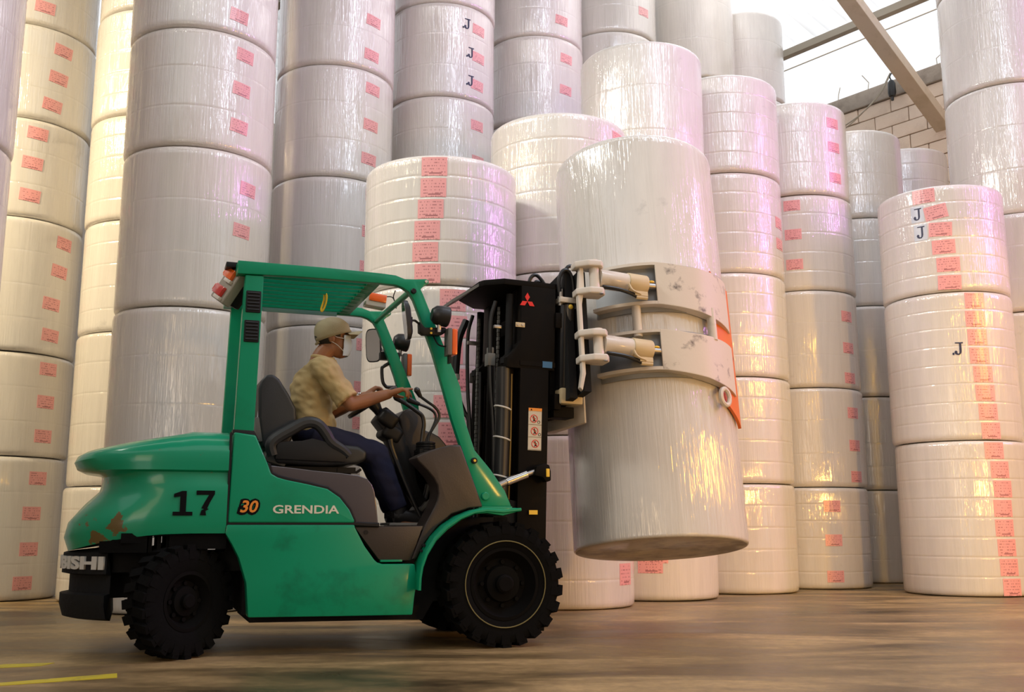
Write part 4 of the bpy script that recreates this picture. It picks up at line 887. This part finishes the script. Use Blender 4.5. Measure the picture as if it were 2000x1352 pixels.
# tilt cylinder
b = MB(); b.cyl((.07, -.43, .944), (.20, -.43, .993), .026, 18); tc = P(b, 'tilt_cylinder', M_CHROME)
b = MB(); b.cyl((-.02, -.43, .905), (.075, -.43, .946), .020, 14); P(b, 'tilt_rod', M_STEEL, tc)
b = MB(); b.cyl((.20, -.43, .993), (.26, -.43, 1.012), .015, 12); P(b, 'tilt_rod', M_STEEL, tc)
b = MB(); b.prism([(.24, .985), (.25, 1.04), (.30, 1.06), (.335, 1.05), (.345, 1.01), (.345, .955), (.315, .945), (.29, .975)], -.40, -.47); cv = P(b, 'tilt_clevis', M_MAST, tc, bevel=.008)
b = MB(); b.box((.322, -.473, 1.002), (.022, .008, .050)); P(b, 'yellow_cap', M_GOLD, tc, bevel=.008, seg=3)
b = MB(); b.prism([(.0, .70), (.04, .86), (.30, .80), (.34, .60), (.30, .55), (.1, .60)], -.36, -.33); b.prism([(.0, .70), (.04, .86), (.30, .80), (.34, .60), (.30, .55), (.1, .60)], .33, .36); P(b, 'mast_bracket', M_CAST, bevel=.005)
b = MB(); b.box((.255, -.398, .765), (.055, .004, .026)); P(b, 'yellow_plate', M_GOLD)
# ---- carriage, rotator and clamp frame
b = MB(MM); b.box((.385, 0, 1.46), (.045, .80, .10)); b.box((.385, 0, 1.98), (.045, .80, .10)); b.box((.375, -.30, 1.72), (.04, .06, .62)); b.box((.375, .30, 1.72), (.04, .06, .62)); car = P(b, 'carriage', M_MAST, bevel=.006)
b = MB(MM); b.lathe([(0, .10), (.26, .10), (.30, .09), (.30, .0), (.24, -.02), (0, -.02)], (.43, 0, 1.68), (1, 0, 0), 32); P(b, 'rotator', M_CAST, car)
b = MB(MM); b.cyl((.455, -.385, 1.555), (.455, -.385, 2.085), .040, 16); P(b, 'carriage_tube', mat('brown_black_steel', (.035, .026, .018), .3, coat=.5), car)
b = MB(MM); b.box((.43, -.35, 1.81), (.07, .10, .56)); P(b, 'valve_cover', M_BLACKP, car, bevel=.012)
for z in (1.620, 2.070):
    b = MB(MM); b.ball((.455, -.418, z), (.018, .014, .018), 10, 6); P(b, 'yellow_cap', M_GOLD, car)
b = MB(MM); b.box((.47, -.37, 1.497), (.15, .12, .10)); P(b, 'lower_bracket', M_BRASSY, car, bevel=.012)
b = MB(MM); b.box((.46, -.36, 2.115), (.15, .12, .035)); P(b, 'upper_bracket', M_CREAM, car, bevel=.006)
b = MB(MM); b.box((.44, -.30, 1.40), (.14, .14, .07)); P(b, 'frame_foot', M_MAST, car, bevel=.006)
for pts in ([(.40, -.38, 2.11), (.385, -.38, 2.23), (.405, -.38, 2.30), (.44, -.38, 2.32), (.475, -.38, 2.28), (.49, -.38, 2.18), (.495, -.40, 2.06)],
            [(.43, -.34, 2.14), (.43, -.34, 2.25), (.455, -.34, 2.34), (.495, -.34, 2.36), (.545, -.35, 2.31), (.565, -.36, 2.20), (.56, -.40, 2.02)],
            [(.30, -.1, 2.21), (.29, -.1, 2.29), (.315, -.1, 2.335), (.35, -.1, 2.335), (.40, -.1, 2.28), (.43, -.1, 2.20)],
            [(.35, -.05, 2.22), (.345, -.05, 2.28), (.36, -.05, 2.31), (.40, -.05, 2.30), (.43, -.05, 2.24)]):
    b = MB(MM); b.tube(pts, .0125, 8, 5); hs = P(b, 'hydraulic_hose', M_BLACKP, car)
    p0 = Vector(pts[0]); b = MB(MM); b.cyl(p0 + Vector((0, 0, -.03)), p0 + Vector((0, 0, .06)), .016, 8); b.cyl(p0 + Vector((0, 0, .01)), p0 + Vector((0, 0, .03)), .021, 6); P(b, 'hose_fitting', M_STEEL, hs, smooth=0)
# clamp frame: z along the axis of the held roll, which is rolled about 9 degrees by the rotator
A = Vector((.025, .161, 1)).normalized(); EU = (Vector((1, 0, 0)) - A*A.x).normalized(); EV = A.cross(EU)
MC = Matrix(((EU.x, EV.x, A.x, 1.25), (EU.y, EV.y, A.y, -.15), (EU.z, EV.z, A.z, .526), (0, 0, 0, 1)))
def cyl_pt(r, ph, s, side=-1): a = R_(ph); return (r*math.sin(a), side*r*math.cos(a), s)
b = MB(MC); b.prism([(-.785, .89), (-.765, .87), (-.738, .98), (-.738, 1.44), (-.715, 1.56), (-.715, 1.69), (-.742, 1.70), (-.764, 1.5), (-.764, 1.0)], -.56, -.60); cf = P(b, 'clamp_frame', M_CREAM, bevel=.008)
b = MB(MC); b.box((-.715, -.46, 1.28), (.05, .20, .80)); b.box((-.785, 0, 1.28), (.05, 1.0, .86)); P(b, 'frame_web', M_CAST, cf)
def rad(ph): return .66 if ph < 8 else .66 - .055*min(1, (ph - 8)/40)
def clamp_arm(s0, s1, side, lug):
    """one arm: closed outer shell, flanges, pad; side -1 faces the camera"""
    ns = 20; f0, f1 = -19.0, 42.0
    def lo(ph): return s0 - max(0, ph + 19)*.0015
    def hi(ph): return s1 - max(0, min(ph + 19, 20))*.0012 
    def out(th): return lambda i, j: cyl_pt(rad(f0 + (f1-f0)*i/ns) - th, f0 + (f1-f0)*i/ns, lo(f0 + (f1-f0)*i/ns) + (hi(f0 + (f1-f0)*i/ns) - lo(f0 + (f1-f0)*i/ns))*j, side)
    b = MB(MC); b.sheet(out(0), ns, 1, out(.014)); arm = P(b, 'clamp_arm', M_SCUFF, bevel=.003, seg=1)
    def flange(zf, th):
        g0, g1, n = -57.0, 42.0, 30
        b = MB(MC)
        def pp(i, j, dz):
            ph = g0 + (g1-g0)*i/n; r = (.585 if j == 0 else rad(ph) - .001); return cyl_pt(r, ph, zf(ph) + dz, side)
        b.sheet(lambda i, j: pp(i, j, th), n, 1, lambda i, j: pp(i, j, 0)); P(b, 'arm_flange', M_CREAM, arm)
    flange(lo, .022); flange(lambda p: hi(p) - .02, .02)
    b = MB(MC); b.sheet(lambda i, j: cyl_pt(.598, -58 + 100*i/24, s0 - .03 + (s1 - s0 + .04)*j, side), 24, 1, lambda i, j: cyl_pt(.584, -58 + 100*i/24, s0 - .03 + (s1 - s0 + .04)*j, side)); P(b, 'arm_back_plate', M_INNER, arm)
    y = side*.60
    for zc in (s1 - .085 + .012, s0 + .035):                        # hinge lugs
        b = MB(MC); b.plan([(-.775, side*.53), (-.775, side*.60), (-.70, side*.655), (-.615, side*.665), (-.588, side*.63), (-.60, side*.55)], zc - .022, zc + .022); P(b, 'hinge_lug', M_CREAM, arm, bevel=.010, seg=3)
    b = MB(MC); b.cyl((-.648, side*.61, s0 + .02), (-.648, side*.61, s1 - .04), .033, 18); pn = P(b, 'hinge_pin', M_CREAM, arm)
    b = MB(MC); b.cyl((-.630, side*.662, s0 + .008), (-.630, side*.662, s0 + .014), .012, 10); P(b, 'pin_bolt', M_STEEL, pn)
    zm = s0 + .128; c0, c1 = (-.615, side*.595, zm + .012), (-.29, side*.590, zm + .002)
    b = MB(MC); b.tube([c0, c1], [.064, .060], 22); hc = P(b, 'clamp_cylinder', M_CREAM, arm, bevel=.006)
    b = MB(MC); b.cyl((-.415, side*.593, zm + .006), (-.278, side*.590, zm + .001), .067, 22); P(b, 'cylinder_collar', M_BRASSY, hc, bevel=.006)
    b = MB(MC); b.cyl((-.29, side*.590, zm + .002), (-.10, side*.608, zm - .003), .022, 12); P(b, 'cylinder_rod', M_STEEL, hc)
    b = MB(MC); b.ball((-.262, side*.655, zm + .006), (.02, .008, .008), 8, 6); P(b, 'grease_nipple', M_GOLD, hc)
    b = MB(MC); b.tube([(-.60, side*.62, zm - .05), (-.50, side*.64, zm - .065), (-.42, side*.645, zm - .085), (-.37, side*.645, zm - .105)], .013, 8, 5); P(b, 'arm_hose', M_BLACKP, hc)
    b = MB(MC); b.box((-.345, side*.645, zm - .085), (.09, .03, .03)); b.cyl((-.38, side*.645, zm - .108), (-.30, side*.645, zm - .108), .014, 10); b.tube([(-.43, side*.66, zm - .03), (-.41, side*.665, zm - .07), (-.35, side*.66, zm - .09)], .008, 6, 4); P(b, 'hose_union', M_BRASSY, hc)
    return arm
arms = {}
for side in (-1, 1):
    a1 = clamp_arm(1.489, 1.783, side, 0); a2 = clamp_arm(1.043, 1.316, side, 0); arms[side] = (a1, a2)
    for ph in (-31.5, 17.5):                                         # tubes tying the two arms together
        b = MB(MC); q0, q1 = cyl_pt(.625, ph, 1.28, side), cyl_pt(.625, ph, 1.50, side); b.cyl(q0, q1, .030, 16); P(b, 'brace_tube', M_CREAM, a1)
    # orange-edged contact pad reaching past the arms
    b = MB(MC)
    def pad(r): 
        def g(i, j):
            ph = 24 + 28*i/8; s = .90 + .90*j/10 - (.0 if j else .0)
            if j == 0: s -= .14*(i/8)
            if j == 10: s -= .05*(i/8) + (.03 if i % 2 else 0)
            return cyl_pt(r, ph, s, side)
        return g
    b.sheet(pad(.603), 8, 10, pad(.583)); P(b, 'contact_pad', M_ORANGE, a2)
    b = MB(MC)                                                        # lug with an eye under the lower arm
    c = Vector(cyl_pt(.628, 23, .925, side)); tg = Vector((math.cos(R_(23)), -side*math.sin(R_(23)), 0)) ; up = Vector((0, 0, 1))
    b.tube([c + tg*(.045*math.cos(2*PI*k/20)) + up*(.055*math.sin(2*PI*k/20) - .02) for k in range(20)], .016, 8, closed=True); P(b, 'lifting_lug', M_CREAM, a2)
b = MB(MC)
b.sheet(lambda i, j: cyl_pt(.600, -80 + 30*i/6, (.80 if j == 0 else 1.06), -1), 6, 1, lambda i, j: cyl_pt(.582, -80 + 30*i/6, (.80 if j == 0 else 1.06), -1)) if False else b.plan([(-.78, .05), (-.62, -.28), (-.60, -.26), (-.70, .05)], .76, 1.02)
P(b, 'lower_pad', M_CREAM, cf, bevel=.01)
# ---- the lifted roll
RH, LH = .574, 2.80
me = roll_mesh(LH, 1, RH)
hr = link('paper_roll', me); hr.matrix_world = MF @ MC
tag(hr, 'big film-wrapped paper roll gripped in the forklift clamp and hanging clear of the floor', 'paper roll')
# ------------------------------------------------------------------ driver (same frame as the forklift)
M_SKIN = mat('tan_skin', (0.30, 0.125, 0.055), 0.5, bump=(90, 0.04))
M_SHIRT = mat('khaki_cotton', (0.50, 0.375, 0.175), 0.85, bump=(160, 0.12))
M_JEANS = mat('navy_denim', (0.012, 0.014, 0.045), 0.9, bump=(220, 0.15))
M_CAP = mat('olive_khaki_cap', (0.36, 0.31, 0.19), 0.85, bump=(120, 0.12))
M_MASK = mat('pale_blue_mask', (0.50, 0.58, 0.66), 0.85, bump=(60, 0.05))
M_HAIR = mat('black_hair', (0.012, 0.010, 0.009), 0.5, bump=(150, 0.3))
M_SHOE = mat('black_shoe', (0.015, 0.014, 0.014), 0.55)
M_SOLE = mat('pale_sole', (0.35, 0.33, 0.30), 0.7)
M_EYEW = mat('eye_white', (0.7, 0.68, 0.62), 0.3); M_EYE = mat('dark_iris', (0.015, 0.01, 0.008), 0.2)
M_WATCH = mat('silver_watch', (0.6, 0.6, 0.6), 0.25, 0.9)
per = bpy.data.objects.new('person', None); COL.objects.link(per)
SEATP = Vector((-1.02, 0, 1.165)); per.matrix_world = MF @ Matrix.Translation(SEATP)
ROOTINV['person'] = Matrix.Translation(-SEATP)
tag(per, 'driver seated in the forklift in khaki shirt, cap and face mask, reaching for the wheel', 'person')
def fuse(b, name, m, voxel, smooth_it=4, disp=None, sub=False):
    """one continuous skin from overlapping limbs: voxel remesh, then relax"""
    bmesh.ops.recalc_face_normals(b.bm, faces=b.bm.faces[:])
    me = bpy.data.meshes.new(name); b.bm.to_mesh(me); b.bm.free()
    o = bpy.data.objects.new(name, me); COL.objects.link(o)
    r = o.modifiers.new('r', 'REMESH'); r.mode = 'VOXEL'; r.voxel_size = voxel; r.use_smooth_shade = True
    s = o.modifiers.new('s', 'SMOOTH'); s.factor = 0.5; s.iterations = smooth_it
    dg = bpy.context.evaluated_depsgraph_get(); me2 = bpy.data.meshes.new_from_object(o.evaluated_get(dg))
    bpy.data.objects.remove(o); me2.name = name
    if disp:
        for v in me2.vertices: v.co += v.normal*disp(v.co)
    me2.shade_smooth(); me2.materials.append(m)
    return link(name, me2, per)
def limb(b, pts, rs, n=14, sub=5, flat=1.0): b.tube(pts, rs, n, sub, flat=flat); b.ball(pts[0], rs[0], 12, 8); b.ball(pts[-1], rs[-1], 12, 8)
# joints
PEL = Vector((-1.03, 0, 1.235)); CHE = Vector((-1.035, 0, 1.50)); NEK = Vector((-.985, 0, 1.675)); HED = Vector((-.925, 0, 1.835))
SHn, ELn, WRn = Vector((-1.000, -.205, 1.600)), Vector((-.855, -.265, 1.395)), Vector((-.622, -.228, 1.472))
SHf, ELf, WRf = Vector((-1.000, .205, 1.600)), Vector((-.870, .260, 1.400)), Vector((-.690, .150, 1.500))
HPn, KNn, ANn = Vector((-1.02, -.095, 1.205)), Vector((-.665, -.165, 1.115)), Vector((-.525, -.165, .775))
HPf, KNf, ANf = Vector((-1.02, .095, 1.205)), Vector((-.650, .150, 1.115)), Vector((-.500, .150, .775))
b = MB()
# skull, face and ears
hr_ = Matrix.Rotation(R_(8), 3, 'Y')
b.ball(HED + Vector((-.012, 0, .028)), (.096, .074, .100), 24, 16, hr_)
b.ball(HED + Vector((.035, 0, -.035)), (.058, .056, .085), 20, 14, hr_)
b.ball(HED + Vector((.045, 0, -.092)), (.040, .036, .030), 16, 10)
b.tube([HED + Vector((.092, 0, .018)), HED + Vector((.105, 0, -.020)), HED + Vector((.094, 0, -.030))], [.010, .016, .010], 10, 3)
b.ball(HED + Vector((.085, 0, .030)), (.016, .048, .012), 12, 8); b.ball(HED + Vector((.088, 0, -.066)), (.012, .026, .011), 12, 8)
for s in (-1, 1):
    b.ball(HED + Vector((-.022, s*.076, -.010)), (.024, .010, .033), 14, 10, Matrix.Rotation(R_(-12), 3, 'Y')); b.ball(HED + Vector((-.024, s*.083, -.006)), (.016, .006, .026), 10, 8, Matrix.Rotation(R_(-12), 3, 'Y'))
limb(b, [NEK + Vector((-.035, 0, -.05)), NEK + Vector((-.012, 0, .04)), HED + Vector((-.022, 0, -.055))], [.066, .058, .056])
# trunk inside the shirt, pelvis and legs inside the trousers
b.ball(CHE, (.105, .165, .17), 20, 14); b.ball(Vector((-1.035, 0, 1.33)), (.10, .145, .14), 20, 14); b.ball(PEL, (.11, .155, .10), 20, 14)
for SH, EL, WR in ((SHn, ELn, WRn), (SHf, ELf, WRf)):
    limb(b, [Vector((SH.x - .01, SH.y*.5, SH.z + .02)), SH, SH.lerp(EL, .5), EL], [.06, .055, .047, .041]); limb(b, [EL, EL.lerp(WR, .35), WR], [.042, .044, .031])
for HP, KN, AN in ((HPn, KNn, ANn), (HPf, KNf, ANf)):
    limb(b, [HP, HP.lerp(KN, .5), KN], [.085, .072, .055]); limb(b, [KN, KN.lerp(AN, .4), AN], [.054, .050, .036])
def hand(b, wr, dirv, palm_n, side, curls, thumb, L=.185):
    """dirv: wrist->knuckles, palm_n: out of the palm; side: direction of the thumb edge"""
    d = Vector(dirv).normalized(); nrm = Vector(palm_n); nrm = (nrm - d*nrm.dot(d)).normalized(); sd = d.cross(nrm)*side
    kn = wr + d*.088
    for q in (-.026, -.009, .009, .026): b.tube([wr + sd*q*.6, wr + d*.05 + sd*q*.95, kn + sd*q], [.021, .0195, .0145], 8, 3); b.ball(kn + sd*q, .0145, 8, 6)
    for i, (q, ln) in enumerate(((.027, .070), (.009, .080), (-.009, .074), (-.026, .058))):
        p = kn + sd*q; a = 0; pts = [kn - d*.03 + sd*q*.9, p]; cu = curls[i]
        for k, fr in enumerate((.46, .30, .24)):
            a += cu[k]; p = p + (d*math.cos(a) + nrm*math.sin(a))*ln*fr; pts.append(p)
        b.tube(pts, [.0118, .0118, .0106, .0096, .0080], 8, 3); b.ball(pts[-1], .0080, 8, 6)
    t0 = wr + d*.025 + sd*.020; pts = [wr + d*.01, t0 + sd*.012]
    p = pts[-1]
    for v, ln in thumb: p = p + (d*v[0] + sd*v[1] + nrm*v[2]).normalized()*ln; pts.append(p)
    b.tube(pts, [.014, .015, .0125, .0105, .008], 8, 3); b.ball(pts[-1], .008, 8, 6)
# near hand reaches over the wheel to the lever knobs: index stretched, other fingers curled round the knob
hand(b, WRn, (.095, -.01, .035), (.25, 0, -1), 1, [(.15, .12, .05), (.55, .55, .4), (.75, .75, .5), (.85, .8, .5)], [((.6, .55, .5), .035), ((.8, .2, .5), .032), ((.9, 0, .4), .022)])
# far hand closed round the spinner knob
hand(b, WRf, (.062, -.005, .052), (.5, 0, -.8), -1, [(.8, .9, .6), (.9, 1.0, .6), (1.0, 1.0, .6), (1.0, 1.0, .6)], [((.5, .5, .6), .035), ((.7, .0, .7), .03), ((.7, -.2, .7), .02)])
for AN, s in ((ANn, -1), (ANf, 1)): limb(b, [AN, AN + Vector((.02, 0, -.05)), AN + Vector((.12, 0, -.075))], [.036, .036, .03])
body = fuse(b, 'body', M_SKIN, .0055, 3)
# eyes
for s in (-1, 1):
    e = HED + Vector((.079, s*.030, .012)); b = MB(); b.ball(e, (.011, .013, .009), 12, 8); ey = b.obj('eye', M_EYEW, body)
    b = MB(); b.ball(e + Vector((.008, 0, 0)), (.004, .0055, .0055), 10, 6); b.obj('iris', M_EYE, body)
    b = MB(); b.tube([HED + Vector((.086, s*.014, .032)), HED + Vector((.084, s*.032, .036)), HED + Vector((.068, s*.050, .030))], [.003, .005, .003], 6, 3); b.obj('eyebrow', M_HAIR, body)
# shirt with short sleeves
def folds(sc, amp):
    def f(co):
        return amp*(noise.noise(Vector((co.x*sc, co.y*sc*.7, co.z*sc*1.5))) + .5*noise.noise(Vector((co.x*sc*2.2 + co.z*sc*1.4, co.y*sc, co.z*sc*1.8))))
    return f
b = MB()
tors = [(1.245, -1.035, .122, .165), (1.30, -1.035, .118, .160), (1.38, -1.040, .122, .162), (1.46, -1.048, .128, .172), (1.54, -1.048, .128, .185), (1.60, -1.036, .115, .190), (1.645, -1.018, .092, .150), (1.680, -.998, .076, .090), (1.712, -.985, .070, .073)]
rings = []
for z, u, ru, rv in tors: rings.append([b.v((u + ru*math.cos(2*PI*k/32), rv*math.sin(2*PI*k/32), z)) for k in range(32)])
for i in range(len(rings) - 1):
    for k in range(32): b.f([rings[i][k], rings[i][(k+1) % 32], rings[i+1][(k+1) % 32], rings[i+1][k]])
b.f(rings[0][::-1]); b.f(rings[-1])
b.ball((-.955, 0, 1.300), (.060, .130, .075), 16, 10)
for SH, EL in ((SHn, ELn), (SHf, ELf)):
    d = (EL - SH).normalized(); end = SH + d*.225
    b.tube([Vector((SH.x - .02, SH.y*.45, SH.z + .005)), SH + Vector((0, 0, .004)), SH.lerp(end, .5), end], [.088, .078, .070, .073], 20, 4); b.ball(SH, .078, 16, 12)
shirt = fuse(b, 'shirt', M_SHIRT, .0075, 3, folds(15, .011))
b = MB()                                                              # collar
for s in (1,):
    cr = [(-.985 + .066*math.cos(a), .070*math.sin(a), 1.700 + .016*math.cos(a)*-1) for a in [2*PI*k/28 for k in range(28)]]
    b.tube(cr, .012, 8, closed=True)
    for k in (0, ): b.tube([(-.918, -.03, 1.69), (-.915, -.06, 1.655), (-.93, -.075, 1.64)], [.012, .014, .006], 8, 3); b.tube([(-.918, .03, 1.69), (-.915, .06, 1.655), (-.93, .075, 1.64)], [.012, .014, .006], 8, 3)
b.obj('collar', M_SHIRT, shirt)
# trousers
b = MB(); b.ball(PEL + Vector((0, 0, -.01)), (.130, .178, .092), 20, 14)
for HP, KN, AN in ((HPn, KNn, ANn), (HPf, KNf, ANf)):
    b.tube([HP + Vector((-.03, 0, 0)), HP.lerp(KN, .5), KN], [.098, .086, .070], 18, 4); b.ball(KN, .070, 14, 10); b.tube([KN, KN.lerp(AN, .4), AN + Vector((0, 0, .01))], [.070, .063, .056], 18, 4)
fuse(b, 'trousers', M_JEANS, .009, 3, folds(14, .006))
for AN, s in ((ANn, -1), (ANf, 1)):
    y = AN.y; b = MB()
    b.tube([(AN.x - .035, y, .740), (AN.x + .0, y, .742), (AN.x + .07, y, .733), (AN.x + .15, y, .722), (AN.x + .195, y, .715)], [.034, .046, .042, .036, .020], 14, 4); b.tube([(AN.x, y, .73), (AN.x, y, .795)], [.044, .046], 14)
    sh_ = b.obj('shoe', M_SHOE, per)
    b = MB(); b.plan([(AN.x - .065, y - .03), (AN.x + .02, y - .04), (AN.x + .12, y - .045), (AN.x + .19, y - .03), (AN.x + .205, y), (AN.x + .19, y + .03), (AN.x + .12, y + .045), (AN.x + .02, y + .04), (AN.x - .065, y + .03)], .685, .703); b.obj('shoe_sole', M_SOLE, sh_, bevel=.005)
# hair, cap, mask, watch
b = MB(); b.ball(HED + Vector((-.022, 0, .020)), (.098, .0785, .085), 24, 16); hb_ = b.bm
bmesh.ops.delete(hb_, geom=[v for v in hb_.verts if v.co.x > HED.x + .055 or v.co.z < HED.z - .055 or (v.co.x > HED.x - .005 and v.co.z < HED.z + .0)], context='VERTS'); b.obj('hair', M_HAIR, per)
def cap_dome():
    b = MB(); c = HED + Vector((-.006, 0, .016)); R = Matrix.Rotation(R_(-19), 3, 'Y'); rings = []
    n = 32
    for j in range(11):
        th = PI/2*j/10*1.06; zz = math.cos(th); rr = math.sin(th)**.72 if j else 0
        if j == 0: rings.append([b.v(c + R @ Vector((0, 0, .114)))])
        else: rings.append([b.v(c + R @ Vector((.112*rr*math.cos(2*PI*k/n) + (.006*(1-zz)), .090*rr*math.sin(2*PI*k/n), .114*max(zz, -.12)))) for k in range(n)])
    for j in range(10):
        a, q = rings[j], rings[j+1]
        for k in range(n):
            k2 = (k+1) % n
            b.f([a[0], q[k], q[k2]] if len(a) == 1 else [a[k], q[k], q[k2], a[k2]])
    return b, c, R
b, cc, RC = cap_dome()
me = b.mesh('cap', smooth=60)
fo = folds(22, .0045)
for v in me.vertices: v.co += v.normal*fo(v.co)
me.materials.append(M_CAP); cap_o = link('cap', me, per)
so = cap_o.modifiers.new('s', 'SOLIDIFY'); so.thickness = .004; so.offset = 1
b = MB()
def brim(dz): return lambda i, j: cc + RC @ Vector((.085 + (.105*j/4)*(1 - .55*abs(i/10 - .5)**2*4*.8), (i/10 - .5)*.172*(1 - .03*j), -.006 - .004*j - .022*(abs(i/10 - .5)*2)**2 + dz))
b.sheet(brim(.004), 10, 4, brim(0)); b.obj('cap_brim', M_CAP, cap_o, smooth=50)
b = MB(); b.ball(cc + RC @ Vector((0, 0, .114)), (.008, .008, .005), 10, 6); b.obj('cap_button', M_CAP, cap_o)
b = MB(); b.tube([cc + RC @ Vector((-.10, -.03, -.015)), cc + RC @ Vector((-.112, 0, -.02)), cc + RC @ Vector((-.10, .03, -.015))], .009, 8, 4); b.obj('cap_strap', M_CAP, cap_o)
b = MB(); NI, NJ = 14, 8
def mask(dr):
    def g(i, j):
        a = (i/NI - .5)*2.15; t = j/NJ
        z = -.120 + .130*t
        bul = .094 + .020*math.sin(PI*min(1, t*1.05))*math.cos(a)**2 - .012*(1 - t)
        pl = .0022*math.sin(t*PI*6)
        return HED + Vector((.010 + (bul + dr + pl)*math.cos(a)*1.0, (.073 + dr)*math.sin(a), z + .012*math.cos(a)))
    return g
b.sheet(mask(.003), NI, NJ, mask(0)); mk = b.obj('face_mask', M_MASK, per, smooth=60)
for s in (-1, 1):
    e1_ = HED + Vector((-.026, s*.082, .016)); e2_ = HED + Vector((-.030, s*.080, -.030))
    for z, e in ((-.006, e1_), (-.085, e2_)):
        b = MB(); b.tube([HED + Vector((.052, s*.068, z)), HED + Vector((.01, s*.082, z*.6 + .0)), e], .0022, 6, 4); b.obj('ear_loop', M_TIE, mk)
wd_ = WRf.lerp(ELf, .12); ax = (ELf - WRf).normalized()
b = MB(); b.lathe([(.031, -.010), (.034, -.008), (.034, .008), (.031, .010)], wd_, ax, 20); b.ball(wd_ + Vector((-.01, -.01, .030)), (.014, .014, .007), 10, 6); b.obj('wrist_watch', M_WATCH, per)
